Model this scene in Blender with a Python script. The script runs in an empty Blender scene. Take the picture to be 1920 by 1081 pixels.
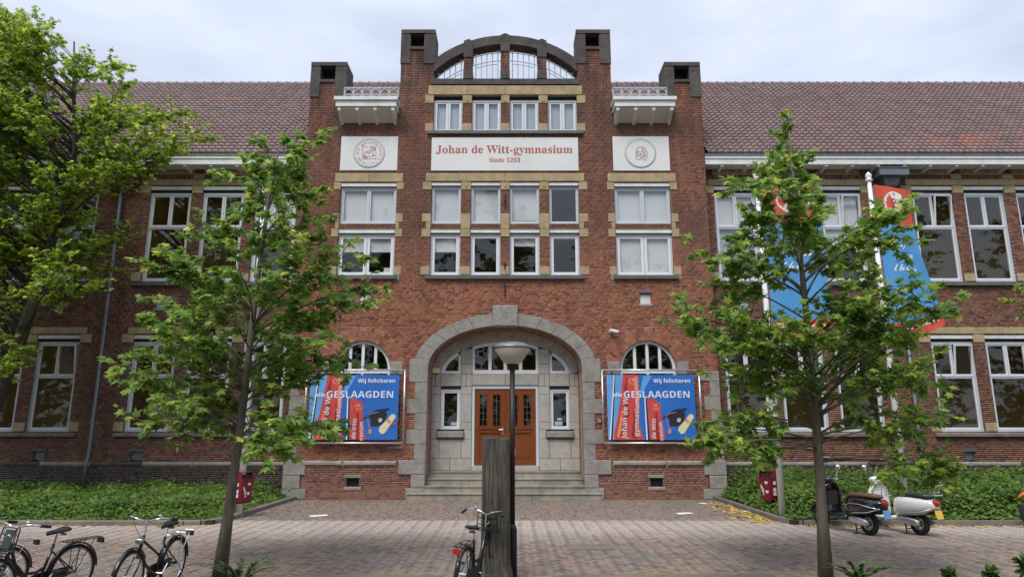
import bpy, math, random
import numpy as np
from mathutils import Vector, Matrix
random.seed(7); RNG = np.random.default_rng(7)
R = math.radians
scene = bpy.context.scene
col = scene.collection
# ------------------------------------------------------------------ camera
CAMX, CAMY, CAMZ, PITCH, FPX = 0.22, -21.35, 2.05, math.atan(0.2095), 1265.0
cd = bpy.data.cameras.new('camera'); cd.sensor_width = 36.0; cd.lens = FPX / 1920 * 36.0
cd.clip_start = 0.1; cd.clip_end = 2000
cam = bpy.data.objects.new('camera', cd); col.objects.link(cam)
cam.location = (CAMX, CAMY, CAMZ); cam.rotation_euler = (R(90) + PITCH, 0, 0)
scene.camera = cam
def P(x, y, D):            # photo pixel -> (X, Z) on the vertical plane D metres in front of the camera
    u = (x - 960) / FPX; v = (540 - y) / FPX
    fw = math.cos(PITCH) - v * math.sin(PITCH); up = math.sin(PITCH) + v * math.cos(PITCH)
    return CAMX + D * u / fw, CAMZ + D * up / fw
# ------------------------------------------------------------------ world: overcast
W = bpy.data.worlds.new('World'); scene.world = W; W.use_nodes = True
wn = W.node_tree.nodes; wl = W.node_tree.links; wn.clear()
SUN_EL, SUN_AZ = R(56), R(205)
wo = wn.new('ShaderNodeOutputWorld'); bg = wn.new('ShaderNodeBackground'); bg.inputs[1].default_value = 0.1
sky = wn.new('ShaderNodeTexSky'); sky.sky_type = 'NISHITA'; sky.sun_disc = False
sky.sun_elevation = SUN_EL; sky.sun_rotation = SUN_AZ
tc = wn.new('ShaderNodeTexCoord'); sx = wn.new('ShaderNodeSeparateXYZ'); wl.new(tc.outputs['Generated'], sx.inputs[0])
cie = wn.new('ShaderNodeMapRange'); cie.inputs[1].default_value = 0; cie.inputs[2].default_value = 1
cie.inputs[3].default_value = 0.8; cie.inputs[4].default_value = 1.85; wl.new(sx.outputs[2], cie.inputs[0])
cn = wn.new('ShaderNodeTexNoise'); cn.inputs['Scale'].default_value = 2.9; cn.inputs['Detail'].default_value = 4
cmap = wn.new('ShaderNodeMapping'); cmap.inputs['Scale'].default_value = (1, 1, 3.0)
wl.new(tc.outputs['Generated'], cmap.inputs[0]); wl.new(cmap.outputs[0], cn.inputs['Vector'])
cr = wn.new('ShaderNodeMapRange'); cr.inputs[1].default_value = .3; cr.inputs[2].default_value = .7
cr.inputs[3].default_value = .76; cr.inputs[4].default_value = 1.1; wl.new(cn.outputs[0], cr.inputs[0])
mm = wn.new('ShaderNodeMath'); mm.operation = 'MULTIPLY'; wl.new(cie.outputs[0], mm.inputs[0]); wl.new(cr.outputs[0], mm.inputs[1])
cc = wn.new('ShaderNodeVectorMath'); cc.operation = 'SCALE'; cc.inputs[0].default_value = (3.85, 4.22, 5.1)
wl.new(mm.outputs[0], cc.inputs['Scale'])
mx = wn.new('ShaderNodeMixRGB'); mx.inputs[0].default_value = .93
wl.new(sky.outputs[0], mx.inputs[1]); wl.new(cc.outputs[0], mx.inputs[2])
wl.new(mx.outputs[0], bg.inputs[0]); wl.new(bg.outputs[0], wo.inputs[0])
# ------------------------------------------------------------------ soft sun through cloud
sd = bpy.data.lights.new('sun', 'SUN'); sd.energy = 1.5; sd.angle = R(25); sd.color = (1, .96, .9)
so = bpy.data.objects.new('sun', sd); col.objects.link(so)
sdir = Vector((math.sin(SUN_AZ) * math.cos(SUN_EL), math.cos(SUN_AZ) * math.cos(SUN_EL), math.sin(SUN_EL)))
so.location = sdir * 60; so.rotation_euler = sdir.to_track_quat('Z', 'Y').to_euler()
vs = scene.view_settings; vs.view_transform = 'Standard'; vs.look = 'None'; vs.gamma = 1; vs.exposure = 0.8; vs.use_curve_mapping = False
scene.cycles.max_bounces = 6; scene.cycles.transparent_max_bounces = 12; scene.cycles.use_denoising = True
scene.cycles.caustics_reflective = False; scene.cycles.caustics_refractive = False
# ------------------------------------------------------------------ materials
MAT = {}
def newmat(name):
    m = bpy.data.materials.new(name); m.use_nodes = True; n = m.node_tree.nodes; n.clear()
    out = n.new('ShaderNodeOutputMaterial'); b = n.new('ShaderNodeBsdfPrincipled')
    m.node_tree.links.new(b.outputs[0], out.inputs[0]); MAT[name] = m
    return m, n, m.node_tree.links, b, out
def noise(n, l, scale, detail=5, rough=.6, vec=None, stretch=None):
    t = n.new('ShaderNodeTexNoise'); t.inputs['Scale'].default_value = scale; t.inputs['Detail'].default_value = detail
    t.inputs['Roughness'].default_value = rough
    c = n.new('ShaderNodeTexCoord'); src = c.outputs['Object']
    if stretch:
        mp = n.new('ShaderNodeMapping'); mp.inputs['Scale'].default_value = stretch; l.new(src, mp.inputs[0]); src = mp.outputs[0]
    l.new(src, t.inputs['Vector']); return t.outputs['Fac']
def rng(n, l, src, a, b, c, d):
    m = n.new('ShaderNodeMapRange'); l.new(src, m.inputs[0])
    for i, v in enumerate((a, b, c, d)): m.inputs[i + 1].default_value = v
    return m.outputs[0]
def mul(n, l, colr, fac):
    s = n.new('ShaderNodeVectorMath'); s.operation = 'SCALE'
    if isinstance(colr, (tuple, list)): s.inputs[0].default_value = colr[:3]
    else: l.new(colr, s.inputs[0])
    l.new(fac, s.inputs['Scale']); return s.outputs[0]
def mixc(n, l, fac, a, b):
    m = n.new('ShaderNodeMixRGB')
    if isinstance(fac, (int, float)): m.inputs[0].default_value = fac
    else: l.new(fac, m.inputs[0])
    for i, c in ((1, a), (2, b)):
        if isinstance(c, (tuple, list)): m.inputs[i].default_value = (*c[:3], 1)
        else: l.new(c, m.inputs[i])
    return m.outputs[0]
def ramp(n, l, src, stops):
    r = n.new('ShaderNodeValToRGB'); e = r.color_ramp.elements
    while len(e) < len(stops): e.new(0.5)
    for i, (p, c) in enumerate(stops): e[i].position = p; e[i].color = (*c, 1)
    l.new(src, r.inputs[0]); return r.outputs[0]
def attr(n, name='rnd'):
    a = n.new('ShaderNodeAttribute'); a.attribute_name = name; return a.outputs['Fac']
def bump(n, l, b, src, dist, strength=.6):
    q = n.new('ShaderNodeBump'); q.inputs['Strength'].default_value = strength; q.inputs['Distance'].default_value = dist
    l.new(src, q.inputs['Height']); l.new(q.outputs[0], b.inputs['Normal'])
def M(name, c, rough=.7, var=.18, scale=5, bd=0, bs=60, metal=0, spec=.4, dirt=None, ds=1.2, stretch=None, coat=0):
    m, n, l, b, o = newmat(name)
    f = rng(n, l, noise(n, l, scale, stretch=stretch), .25, .75, 1 - var, 1 + var)
    colr = mul(n, l, c, f)
    if dirt: colr = mixc(n, l, rng(n, l, noise(n, l, ds, 8, .7, stretch=stretch), .45, .7, 0, .75), colr, dirt)
    l.new(colr, b.inputs['Base Color'])
    b.inputs['Roughness'].default_value = rough; b.inputs['Metallic'].default_value = metal
    b.inputs['Specular IOR Level'].default_value = spec; b.inputs['Coat Weight'].default_value = coat
    if bd: bump(n, l, b, noise(n, l, bs, 4), bd)
    return m
def zpos(n, l):
    c = n.new('ShaderNodeTexCoord'); s = n.new('ShaderNodeSeparateXYZ'); l.new(c.outputs['Object'], s.inputs[0]); return s.outputs
def brickmat(name, stops, soot=(.05, .035, .03), sootamt=.5, soots=.6, zr=None, rough=.85):
    m, n, l, b, o = newmat(name)
    c = ramp(n, l, attr(n), stops)
    c = mul(n, l, c, rng(n, l, noise(n, l, 35, 3), .3, .7, .82, 1.18))
    f = rng(n, l, noise(n, l, soots, 9, .72, stretch=(1, 1, .7)), .42, .68, 0, sootamt)
    if zr:       # the upper courses have weathered darker than the cleaned lower ones
        g = rng(n, l, zpos(n, l)[2], zr[0], zr[1], zr[2], zr[3])
        q = n.new('ShaderNodeMath'); q.operation = 'MULTIPLY'; l.new(f, q.inputs[0]); l.new(g, q.inputs[1])
        base = rng(n, l, zpos(n, l)[2], zr[0], zr[1], 0, .38)
        q2 = n.new('ShaderNodeMath'); q2.operation = 'ADD'; q2.use_clamp = True; l.new(q.outputs[0], q2.inputs[0]); l.new(base, q2.inputs[1]); f = q2.outputs[0]
    c = mixc(n, l, f, c, soot)
    if zr:       # repointed lighter patches and pale lime streaks
        c = mixc(n, l, rng(n, l, noise(n, l, .45, 4, .6, stretch=(1, 1, .8)), .52, .68, 0, .5), c, mul(n, l, c, rng(n, l, attr(n), 0, 1, 1.5, 1.2)))
        c = mixc(n, l, rng(n, l, noise(n, l, 1.1, 7, .65, stretch=(3.2, 3.2, .22)), .54, .72, 0, .32), c, (.42, .34, .28))
    if zr:       # black rain-washed soot running down from the pier caps
        st = rng(n, l, noise(n, l, 1.5, 8, .7, stretch=(1.6, 1.6, .35)), .44, .62, 0, .85); zz_ = rng(n, l, zpos(n, l)[2], 10.2, 14.2, .1, 1.0)
        q5 = n.new('ShaderNodeMath'); q5.operation = 'MULTIPLY'; l.new(st, q5.inputs[0]); l.new(zz_, q5.inputs[1]); c = mixc(n, l, q5.outputs[0], c, (.045, .032, .028))
    else: c = mixc(n, l, rng(n, l, noise(n, l, .9, 8, .7, stretch=(1.4, 1.4, .4)), .5, .7, 0, .5), c, mul(n, l, c, rng(n, l, attr(n), 0, 1, .45, .45)))
    l.new(c, b.inputs['Base Color']); b.inputs['Roughness'].default_value = rough; b.inputs['Specular IOR Level'].default_value = .25
    bump(n, l, b, noise(n, l, 120, 3), .004, .5)
    return m
brickmat('brick_tower', [(0, (0.150, 0.060, 0.041)), (.2, (0.290, 0.101, 0.058)), (.55, (0.380, 0.138, 0.073)), (.85, (0.450, 0.183, 0.095)), (1, (0.190, 0.088, 0.069))],
         soot=(.13, .068, .052), sootamt=.85, zr=(6.4, 8.6, .12, 1.0))
brickmat('brick_wing', [(0, (0.111, 0.063, 0.050)), (.4, (0.270, 0.129, 0.086)), (.8, (0.373, 0.167, 0.099)), (1, (0.159, 0.099, 0.085))], soot=(.07, .035, .028), sootamt=.6)
brickmat('brick_plinth', [(0, (0.138, 0.068, 0.052)), (.4, (0.276, 0.115, 0.078)), (.8, (0.345, 0.149, 0.098)), (1, (0.172, 0.081, 0.072))], sootamt=.25)
brickmat('brick_plinth_dark', [(0, (0.029, 0.023, 0.024)), (.45, (0.069, 0.044, 0.041)), (.8, (0.127, 0.063, 0.052)), (1, (0.057, 0.040, 0.044))], sootamt=.3)
brickmat('brick_yellow', [(0, (.40, .34, .19)), (.5, (.52, .46, .28)), (1, (.58, .50, .33))], sootamt=.2)
M('mortar', (.44, .36, .30), .95, .25, 3, .003, 200); M('mortar_dark', (.27, .215, .18), .95, .3, 3, .003, 200)
M('mortar_pale', (.52, .46, .42), .95, .2, 3, .003, 200)
M('sandstone', (.44, .345, .19), .9, .2, 4, .004, 90, dirt=(.25, .20, .13), ds=1.7)
M('granite', (.31, .29, .26), .85, .22, 9, .008, 70, dirt=(.17, .15, .13), ds=1.6)
M('granite_rough', (.33, .31, .285), .9, .3, 25, .05, 16, dirt=(.15, .145, .14), ds=7)
M('granite_pale', (.44, .415, .37), .85, .16, 8, .006, 80, dirt=(.27, .25, .21), ds=1.3)
M('stone_dark', (.075, .066, .06), .9, .35, 3, .006, 60, dirt=(.16, .14, .12), ds=1.1)
M('slate', (.12, .12, .125), .6, .2, 6)
M('step_stone', (.34, .31, .25), .85, .18, 5, .006, 60, dirt=(.16, .155, .12), ds=1.4)
M('paint_white', (.74, .75, .74), .45, .06, 4, dirt=(.5, .5, .47), ds=3)
M('frame_grey', (.56, .61, .67), .4, .05, 4); M('frame_white', (.78, .79, .78), .4, .05, 4)
M('cornice_white', (.76, .77, .74), .6, .07, 3, dirt=(.52, .53, .5), ds=2)
M('balcony_cream', (.70, .67, .54), .6, .08, 3, dirt=(.5, .47, .36), ds=1.5)
M('zinc', (.20, .215, .235), .5, .2, 5, metal=.6); M('gap_shade', (.03, .03, .032), .7, .1); M('iron_grey', (.46, .50, .55), .5, .1)  # the near-black one paints shade into window gaps and niches
M('iron_black', (.018, .017, .017), .45, .2, 10); M('panel_white', (.76, .765, .73), .75, .04, 2, dirt=(.68, .68, .65), ds=.8)
M('red_paint', (.46, .11, .085), .7, .2, 12); M('seal_red', (.52, .27, .25), .7, .25, 14); M('seal_line', (.25, .24, .26), .7, .2)
M('door_wood', (.20, .052, .013), .35, .22, 7, .002, 50, stretch=(5, 5, .6), coat=.3); M('room_ochre', (.60, .42, .15), .9, .2, 1); M('room_dark', (.22, .16, .09), .9, .2, 1)
M('blind', (.82, .84, .86), .9, .05, 2); M('blind_blue', (.5, .56, .66), .8, .08, 2); M('paper_white', (.8, .8, .78), .8, .05); M('paper_tint', (.62, .68, .72), .8, .05)
M('soil', (.045, .032, .02), 1, .4, 9, .03, 20); M('kerb_stone', (.21, .19, .16), .9, .22, 6, .006, 60, dirt=(.11, .105, .08), ds=2)
M('pole_white', (.80, .80, .79), .35, .04, 3); M('steel', (.55, .56, .58), .3, .08, 8, metal=.9); M('chrome', (.75, .76, .78), .12, .03, 8, metal=1)
M('alu', (.62, .63, .64), .38, .1, 8, metal=.85); M('tyre', (.018, .018, .018), .8, .2, 20); M('bike_black', (.012, .012, .013), .22, .1, 9, coat=.5)
M('matt_black', (.02, .02, .021), .65, .2, 14); M('bike_green', (.045, .055, .05), .35, .1, 9); M('lamp_red', (.42, .012, .012), .25, .1, 9, coat=.5)
M('scoot_white', (.78, .775, .74), .18, .03, 3, coat=.7); M('scoot_black', (.008, .008, .011), .1, .03, 3, coat=.9); M('seat_brown', (.13, .075, .045), .7, .15, 20)
M('plate_blue', (.16, .36, .72), .4, .05); M('plate_yellow', (.80, .50, .06), .4, .05); M('orange', (.75, .11, .02), .3, .06, 5, coat=.3)
M('bin_red', (.19, .012, .024), .4, .12, 5); M('sticker', (.72, .66, .66), .6, .1, 30); M('white_text', (.82, .83, .85), .6, .02)
M('banner_blue', (.03, .155, .52), .42, .12, 2, .02, 3); M('banner_sky', (.13, .37, .74), .42, .2, 3); M('banner_red', (.60, .075, .06), .45, .22, 7); M('banner_dark', (.02, .025, .045), .5, .3, 9)
M('banner_shade', (.32, .03, .04), .45, .3, 9); M('scroll', (.72, .68, .42), .6, .15, 20); M('lav_text', (.70, .76, .90), .6, .02)
M('banner_peach', (.74, .28, .16), .6, .2, 9)
M('flag_red', (.66, .085, .055), .6, .08, 3); M('flag_blue', (.085, .33, .66), .6, .08, 3); M('leaf_yellow', (.55, .36, .06), .8, .35, 30)
M('ground_base', (.19, .165, .135), .95, .25, 4, .01, 60); M('asphalt', (.06, .058, .055), .95, .2, 3)
def woodmat():
    m, n, l, b, o = newmat('old_wood')
    f = noise(n, l, 9, 8, .7, stretch=(6, 6, .35)); g = noise(n, l, 2.2, 5, .6, stretch=(3, 3, .4))
    c = ramp(n, l, f, [(.3, (.018, .017, .016)), (.46, (.085, .08, .067)), (.66, (.21, .185, .135))])
    c = mixc(n, l, rng(n, l, g, .45, .65, 0, .6), c, (.03, .03, .03))
    l.new(c, b.inputs['Base Color']); b.inputs['Roughness'].default_value = .95; bump(n, l, b, f, .03, .9)
woodmat()
def barkmat(name, a, c2):
    m, n, l, b, o = newmat(name)
    f = noise(n, l, 14, 7, .7, stretch=(1, 1, .25))
    l.new(ramp(n, l, f, [(.3, a), (.7, c2)]), b.inputs['Base Color']); b.inputs['Roughness'].default_value = .95; bump(n, l, b, f, .02, .8)
barkmat('bark', (.075, .066, .048), (.19, .17, .125)); barkmat('bark_dark', (.025, .022, .018), (.08, .07, .05))
def leafmat(name, stops, trans=.45, rough=.45):
    m, n, l, b, o = newmat(name)
    c = ramp(n, l, attr(n), stops)
    l.new(c, b.inputs['Base Color']); b.inputs['Roughness'].default_value = rough; b.inputs['Specular IOR Level'].default_value = .35
    t = n.new('ShaderNodeBsdfTranslucent'); l.new(mul(n, l, c, rng(n, l, attr(n), 0, 1, 1.3, 1.6)), t.inputs[0])
    x = n.new('ShaderNodeMixShader'); x.inputs[0].default_value = trans
    l.new(b.outputs[0], x.inputs[1]); l.new(t.outputs[0], x.inputs[2]); l.new(x.outputs[0], o.inputs[0])
leafmat('leaf_maple', [(0, (0.092, 0.172, 0.037)), (.4, (0.160, 0.271, 0.049)), (.75, (0.245, 0.372, 0.064)), (.93, (0.367, 0.461, 0.084)), (1, (0.613, 0.560, 0.133))])
leafmat('leaf_tree', [(0, (0.124, 0.201, 0.031)), (.45, (0.235, 0.343, 0.043)), (.8, (0.370, 0.467, 0.056)), (1, (0.539, 0.572, 0.084))], .5)
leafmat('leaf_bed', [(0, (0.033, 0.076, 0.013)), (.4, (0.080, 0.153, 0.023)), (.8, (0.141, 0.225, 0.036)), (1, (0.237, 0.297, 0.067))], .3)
leafmat('leaf_far', [(0, (.03, .06, .015)), (.5, (.05, .095, .02)), (1, (.085, .14, .03))], .3)
leafmat('leaf_yew', [(0, (.05, .11, .03)), (.6, (.10, .19, .05)), (1, (.19, .28, .09))], .2)
def tilemat():
    m, n, l, b, o = newmat('roof_tile')
    c = ramp(n, l, attr(n), [(0, (.19, .122, .112)), (.5, (.235, .15, .137)), (.93, (.285, .185, .168)), (.96, (.33, .155, .11)), (1, (.40, .165, .10))])
    c = mixc(n, l, rng(n, l, noise(n, l, .7, 6), .5, .75, 0, .35), c, (.30, .25, .24))
    l.new(c, b.inputs['Base Color']); b.inputs['Roughness'].default_value = .42; b.inputs['Specular IOR Level'].default_value = .5
tilemat()
def glassmat(name, tint=(1, 1, 1)):
    m, n, l, b, o = newmat(name); n.remove(b)
    t = n.new('ShaderNodeBsdfTransparent'); t.inputs[0].default_value = (*tint, 1)
    g = n.new('ShaderNodeBsdfGlossy'); g.inputs['Roughness'].default_value = .012
    wv = n.new('ShaderNodeBump'); wv.inputs['Strength'].default_value = .05; wv.inputs['Distance'].default_value = .02
    l.new(noise(n, l, 2.5, 2), wv.inputs['Height']); l.new(wv.outputs[0], g.inputs['Normal'])
    f = n.new('ShaderNodeFresnel'); f.inputs[0].default_value = 2.0
    ge = n.new('ShaderNodeNewGeometry'); sb = n.new('ShaderNodeMath'); sb.operation = 'SUBTRACT'; sb.inputs[0].default_value = 1; l.new(ge.outputs['Backfacing'], sb.inputs[1])
    mf = n.new('ShaderNodeMath'); mf.operation = 'MULTIPLY'; l.new(f.outputs[0], mf.inputs[0]); l.new(sb.outputs[0], mf.inputs[1])   # reflection counted once, on the outer face
    x = n.new('ShaderNodeMixShader'); l.new(mf.outputs[0], x.inputs[0])
    l.new(t.outputs[0], x.inputs[1]); l.new(g.outputs[0], x.inputs[2]); l.new(x.outputs[0], o.inputs[0])
glassmat('glass', (.93, .94, .93)); glassmat('clear_screen', (.93, .95, .95))
def opal():
    m, n, l, b, o = newmat('opal_glass'); b.inputs['Base Color'].default_value = (.86, .82, .72, 1); b.inputs['Roughness'].default_value = .3
    t = n.new('ShaderNodeBsdfTranslucent'); t.inputs[0].default_value = (.9, .86, .76, 1); x = n.new('ShaderNodeMixShader'); x.inputs[0].default_value = .45
    l.new(b.outputs[0], x.inputs[1]); l.new(t.outputs[0], x.inputs[2]); l.new(x.outputs[0], o.inputs[0])
opal()
def pavemat():
    m, n, l, b, o = newmat('paving')
    c = ramp(n, l, attr(n), [(0, (0.147, 0.127, 0.115)), (.3, (0.227, 0.177, 0.148)), (.6, (0.294, 0.220, 0.172)), (.85, (0.345, 0.229, 0.164)), (1, (0.198, 0.195, 0.189))])
    c = mixc(n, l, rng(n, l, noise(n, l, .55, 6), .45, .7, 0, .45), c, (0.191, 0.202, 0.189))
    y = zpos(n, l)
    def band(a0, a1, b0, b1):
        u = rng(n, l, y[1], a0, a1, 0, 1); v = rng(n, l, y[1], b0, b1, 1, 0)
        q = n.new('ShaderNodeMath'); q.operation = 'MULTIPLY'; l.new(u, q.inputs[0]); l.new(v, q.inputs[1]); return q.outputs[0]
    # drifts of bleached sand lying on the setts along the street edge
    bn = band(-9.8, -6.2, -5.1, -4.7)
    nz = noise(n, l, .7, 9, .72, stretch=(.45, 1.8, 1))
    q = n.new('ShaderNodeMath'); q.operation = 'ADD'; l.new(bn, q.inputs[0]); l.new(nz, q.inputs[1])
    sand = rng(n, l, q.outputs[0], .9, 1.45, 0, .8)
    fine = rng(n, l, noise(n, l, 22, 4, .6), .35, .65, .55, 1.0)
    q2 = n.new('ShaderNodeMath'); q2.operation = 'MULTIPLY'; l.new(sand, q2.inputs[0]); l.new(fine, q2.inputs[1])
    c = mixc(n, l, q2.outputs[0], c, (.56, .475, .405))
    moss = rng(n, l, y[1], -1.4, -.1, -.25, .45)
    q3 = n.new('ShaderNodeMath'); q3.operation = 'MULTIPLY'; q3.use_clamp = True; l.new(moss, q3.inputs[0]); l.new(rng(n, l, noise(n, l, 2.2, 7, .7), .35, .6, 0, 1.6), q3.inputs[1])
    c = mixc(n, l, q3.outputs[0], c, (.13, .115, .05))
    l.new(c, b.inputs['Base Color']); b.inputs['Roughness'].default_value = .85; b.inputs['Specular IOR Level'].default_value = .3
    bump(n, l, b, noise(n, l, 90, 3), .004, .5)
pavemat()
M('joint_sand', (.25, .21, .175), 1, .3, 2, .004, 120)
# ------------------------------------------------------------------ mesh helpers
class MB:
    def __init__(s): s.v = []; s.f = []; s.r = []; s.cur = None
    def add(s, v, f, r=0.5):
        o = len(s.v); s.v += [tuple(p) for p in v]; s.f += [tuple(i + o for i in q) for q in f]; s.r += [r] * len(f); return s
    def box(s, x0, x1, y0, y1, z0, z1, r=.5):
        return s.add([(x0, y0, z0), (x1, y0, z0), (x1, y1, z0), (x0, y1, z0), (x0, y0, z1), (x1, y0, z1), (x1, y1, z1), (x0, y1, z1)],
                     [(0, 3, 2, 1), (4, 5, 6, 7), (0, 1, 5, 4), (1, 2, 6, 5), (2, 3, 7, 6), (3, 0, 4, 7)], r)
    def prism(s, pts, y0, y1, r=.5):            # polygon in XZ extruded along y
        n = len(pts); a = sum(pts[i][0] * pts[(i + 1) % n][1] - pts[(i + 1) % n][0] * pts[i][1] for i in range(n))
        if a < 0: pts = pts[::-1]
        return s.add([(x, y0, z) for x, z in pts] + [(x, y1, z) for x, z in pts],
                     [tuple(range(n)), tuple(range(2 * n - 1, n - 1, -1))] + [(i, i + n, (i + 1) % n + n, (i + 1) % n) for i in range(n)], r)
    def tube(s, pts, rad, n=8, caps=True, r=.5):
        pts = [Vector(p) for p in pts]; rads = rad if isinstance(rad, (list, tuple)) else [rad] * len(pts)
        V = []; prev = None
        for i, p in enumerate(pts):
            d = (pts[min(i + 1, len(pts) - 1)] - pts[max(i - 1, 0)]).normalized()
            if prev is None:
                a = Vector((0, 0, 1)) if abs(d.z) < .9 else Vector((1, 0, 0)); u = d.cross(a).normalized()
            else: u = (prev - d * prev.dot(d)).normalized()
            prev = u; w = d.cross(u)
            V += [p + (u * math.cos(2 * math.pi * k / n) + w * math.sin(2 * math.pi * k / n)) * rads[i] for k in range(n)]
        F = [(i * n + k, i * n + (k + 1) % n, (i + 1) * n + (k + 1) % n, (i + 1) * n + k) for i in range(len(pts) - 1) for k in range(n)]
        if caps: F += [tuple(range(n - 1, -1, -1)), tuple((len(pts) - 1) * n + k for k in range(n))]
        return s.add(V, F, r)
    def loft(s, secs, caps=True, r=.5):
        n = len(secs[0]); V = [p for q in secs for p in q]
        F = [(i * n + k, i * n + (k + 1) % n, (i + 1) * n + (k + 1) % n, (i + 1) * n + k) for i in range(len(secs) - 1) for k in range(n)]
        if caps: F += [tuple(range(n - 1, -1, -1)), tuple((len(secs) - 1) * n + k for k in range(n))]
        return s.add(V, F, r)
    def lathe(s, prof, n=20, c=(0, 0, 0), axis='z', r=.5):
        V = []
        for rad, h in prof:
            for k in range(n):
                a = 2 * math.pi * k / n; x, y = rad * math.cos(a), rad * math.sin(a)
                V.append((c[0] + x, c[1] + y, c[2] + h) if axis == 'z' else (c[0] + x, c[1] + h, c[2] + y))
        F = [(i * n + k, i * n + (k + 1) % n, (i + 1) * n + (k + 1) % n, (i + 1) * n + k) for i in range(len(prof) - 1) for k in range(n)]
        return s.add(V, F, r)
    def build(s, name, m, parent=None, smooth=False, kind=None, label=None):
        me = bpy.data.meshes.new(name); me.from_pydata(s.v, [], s.f); me.materials.append(MAT[m])
        a = me.attributes.new('rnd', 'FLOAT', 'FACE'); a.data.foreach_set('value', np.array(s.r, dtype=np.float32))
        if smooth: me.polygons.foreach_set('use_smooth', [True] * len(me.polygons))
        me.update(); return link(name, me, parent, kind, label)
def link(name, data, parent=None, kind=None, label=None):
    o = bpy.data.objects.new(name, data); col.objects.link(o)
    if parent is not None: o.parent = parent
    if kind: o['kind'] = kind
    if label: o['label'] = label
    return o
def npmesh(name, V, F, rnd, m, parent=None, kind=None, smooth=False):
    """V (n,3), F (m,k) all faces with k corners, rnd (m,)"""
    me = bpy.data.meshes.new(name); nf, k = F.shape
    me.vertices.add(len(V)); me.vertices.foreach_set('co', np.ascontiguousarray(V, dtype=np.float32).ravel())
    me.loops.add(nf * k); me.loops.foreach_set('vertex_index', np.ascontiguousarray(F, dtype=np.int32).ravel())
    me.polygons.add(nf); me.polygons.foreach_set('loop_start', np.arange(0, nf * k, k, dtype=np.int32))
    me.update(calc_edges=True)
    a = me.attributes.new('rnd', 'FLOAT', 'FACE'); a.data.foreach_set('value', np.ascontiguousarray(rnd, dtype=np.float32))
    if smooth: me.polygons.foreach_set('use_smooth', [True] * nf)
    me.materials.append(MAT[m]); return link(name, me, parent, kind)
def tag(o, label, cat, group=None):
    o['label'] = label; o['category'] = cat
    if group: o['group'] = group
    return o
def thing(name, label, cat, loc=(0, 0, 0), rz=0, group=None):
    o = bpy.data.objects.new(name, None); col.objects.link(o); o.location = loc; o.rotation_euler = (0, 0, rz); o.empty_display_size = .2
    return tag(o, label, cat, group)
def copy_tree(o, parent=None):
    c = o.copy(); col.objects.link(c); c.parent = parent
    for ch in list(o.children): copy_tree(ch, c)
    return c
def glyph(s, up, lo): return ''.join(chr(up + ord(ch) - 65) if 'A' <= ch <= 'Z' else chr(lo + ord(ch) - 97) if 'a' <= ch <= 'z' else ch for ch in s)
SANSB = lambda s: glyph(s, 0x1D5D4, 0x1D5EE); SERIFB = lambda s: ''.join(chr(0x1D7CE + int(c)) if c.isdigit() else c for c in glyph(s, 0x1D400, 0x1D41A)); SCRIPT = lambda s: glyph(s, 0x1D4D0, 0x1D4EA)
TCACHE = {}
def textmesh(body, width=None, height=None, extrude=.002, bold=0):
    if body not in TCACHE: TCACHE[body] = rawtext(body, extrude, bold)
    me, c0 = TCACHE[body]; me = me.copy(); co = c0.copy(); mn, mx_ = co.min(0), co.max(0); co[:, :2] -= (mn + mx_)[:2] / 2
    sc_ = (width / (mx_[0] - mn[0])) if width else (height / (mx_[1] - mn[1])); sz = height / (mx_[1] - mn[1]) if height else sc_
    co[:, 0] *= sc_; co[:, 1] *= sz
    return me, co
def rawtext(body, extrude, bold):
    c = bpy.data.curves.new('lettering', 'FONT'); c.body = body; c.extrude = extrude; c.offset = bold; c.resolution_u = 3
    o = bpy.data.objects.new('lettering', c); col.objects.link(o); bpy.context.view_layer.update()
    me = bpy.data.meshes.new_from_object(o.evaluated_get(bpy.context.evaluated_depsgraph_get()))
    bpy.data.objects.remove(o); bpy.data.curves.remove(c)
    co = np.empty(len(me.vertices) * 3, dtype=np.float32); me.vertices.foreach_get('co', co); co = co.reshape(-1, 3)
    return me, co
def text(body, cx, cz, y, m, parent, width=None, height=None, rot=0, bold=0, name='lettering'):
    me, co = textmesh(body, width, height, bold=bold); ca, sa = math.cos(rot), math.sin(rot)
    q = np.empty_like(co); q[:, 0] = cx + co[:, 0] * ca - co[:, 1] * sa; q[:, 2] = cz + co[:, 0] * sa + co[:, 1] * ca; q[:, 1] = y - co[:, 2]
    me.vertices.foreach_set('co', q.ravel()); me.update(); me.materials.clear(); me.materials.append(MAT[m]); return link(name, me, parent)
for b_ in [SERIFB('Johan de Witt-gymnasium'), SERIFB('Sinds 1253')] + list('ΚΑΙΡΟΝΠΕΣΤΜ') + [SANSB(w_) for w_ in ('Wij feliciteren', 'GESLAAGDEN', 'alle', 'Johan de W', 'gymnasium', 'de Witt', 'nasium', 'www.jdw.nl')] + [SCRIPT(w_) for w_ in ('durf', 'en', 'thuis')]: textmesh(b_, 1, 1)
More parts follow.
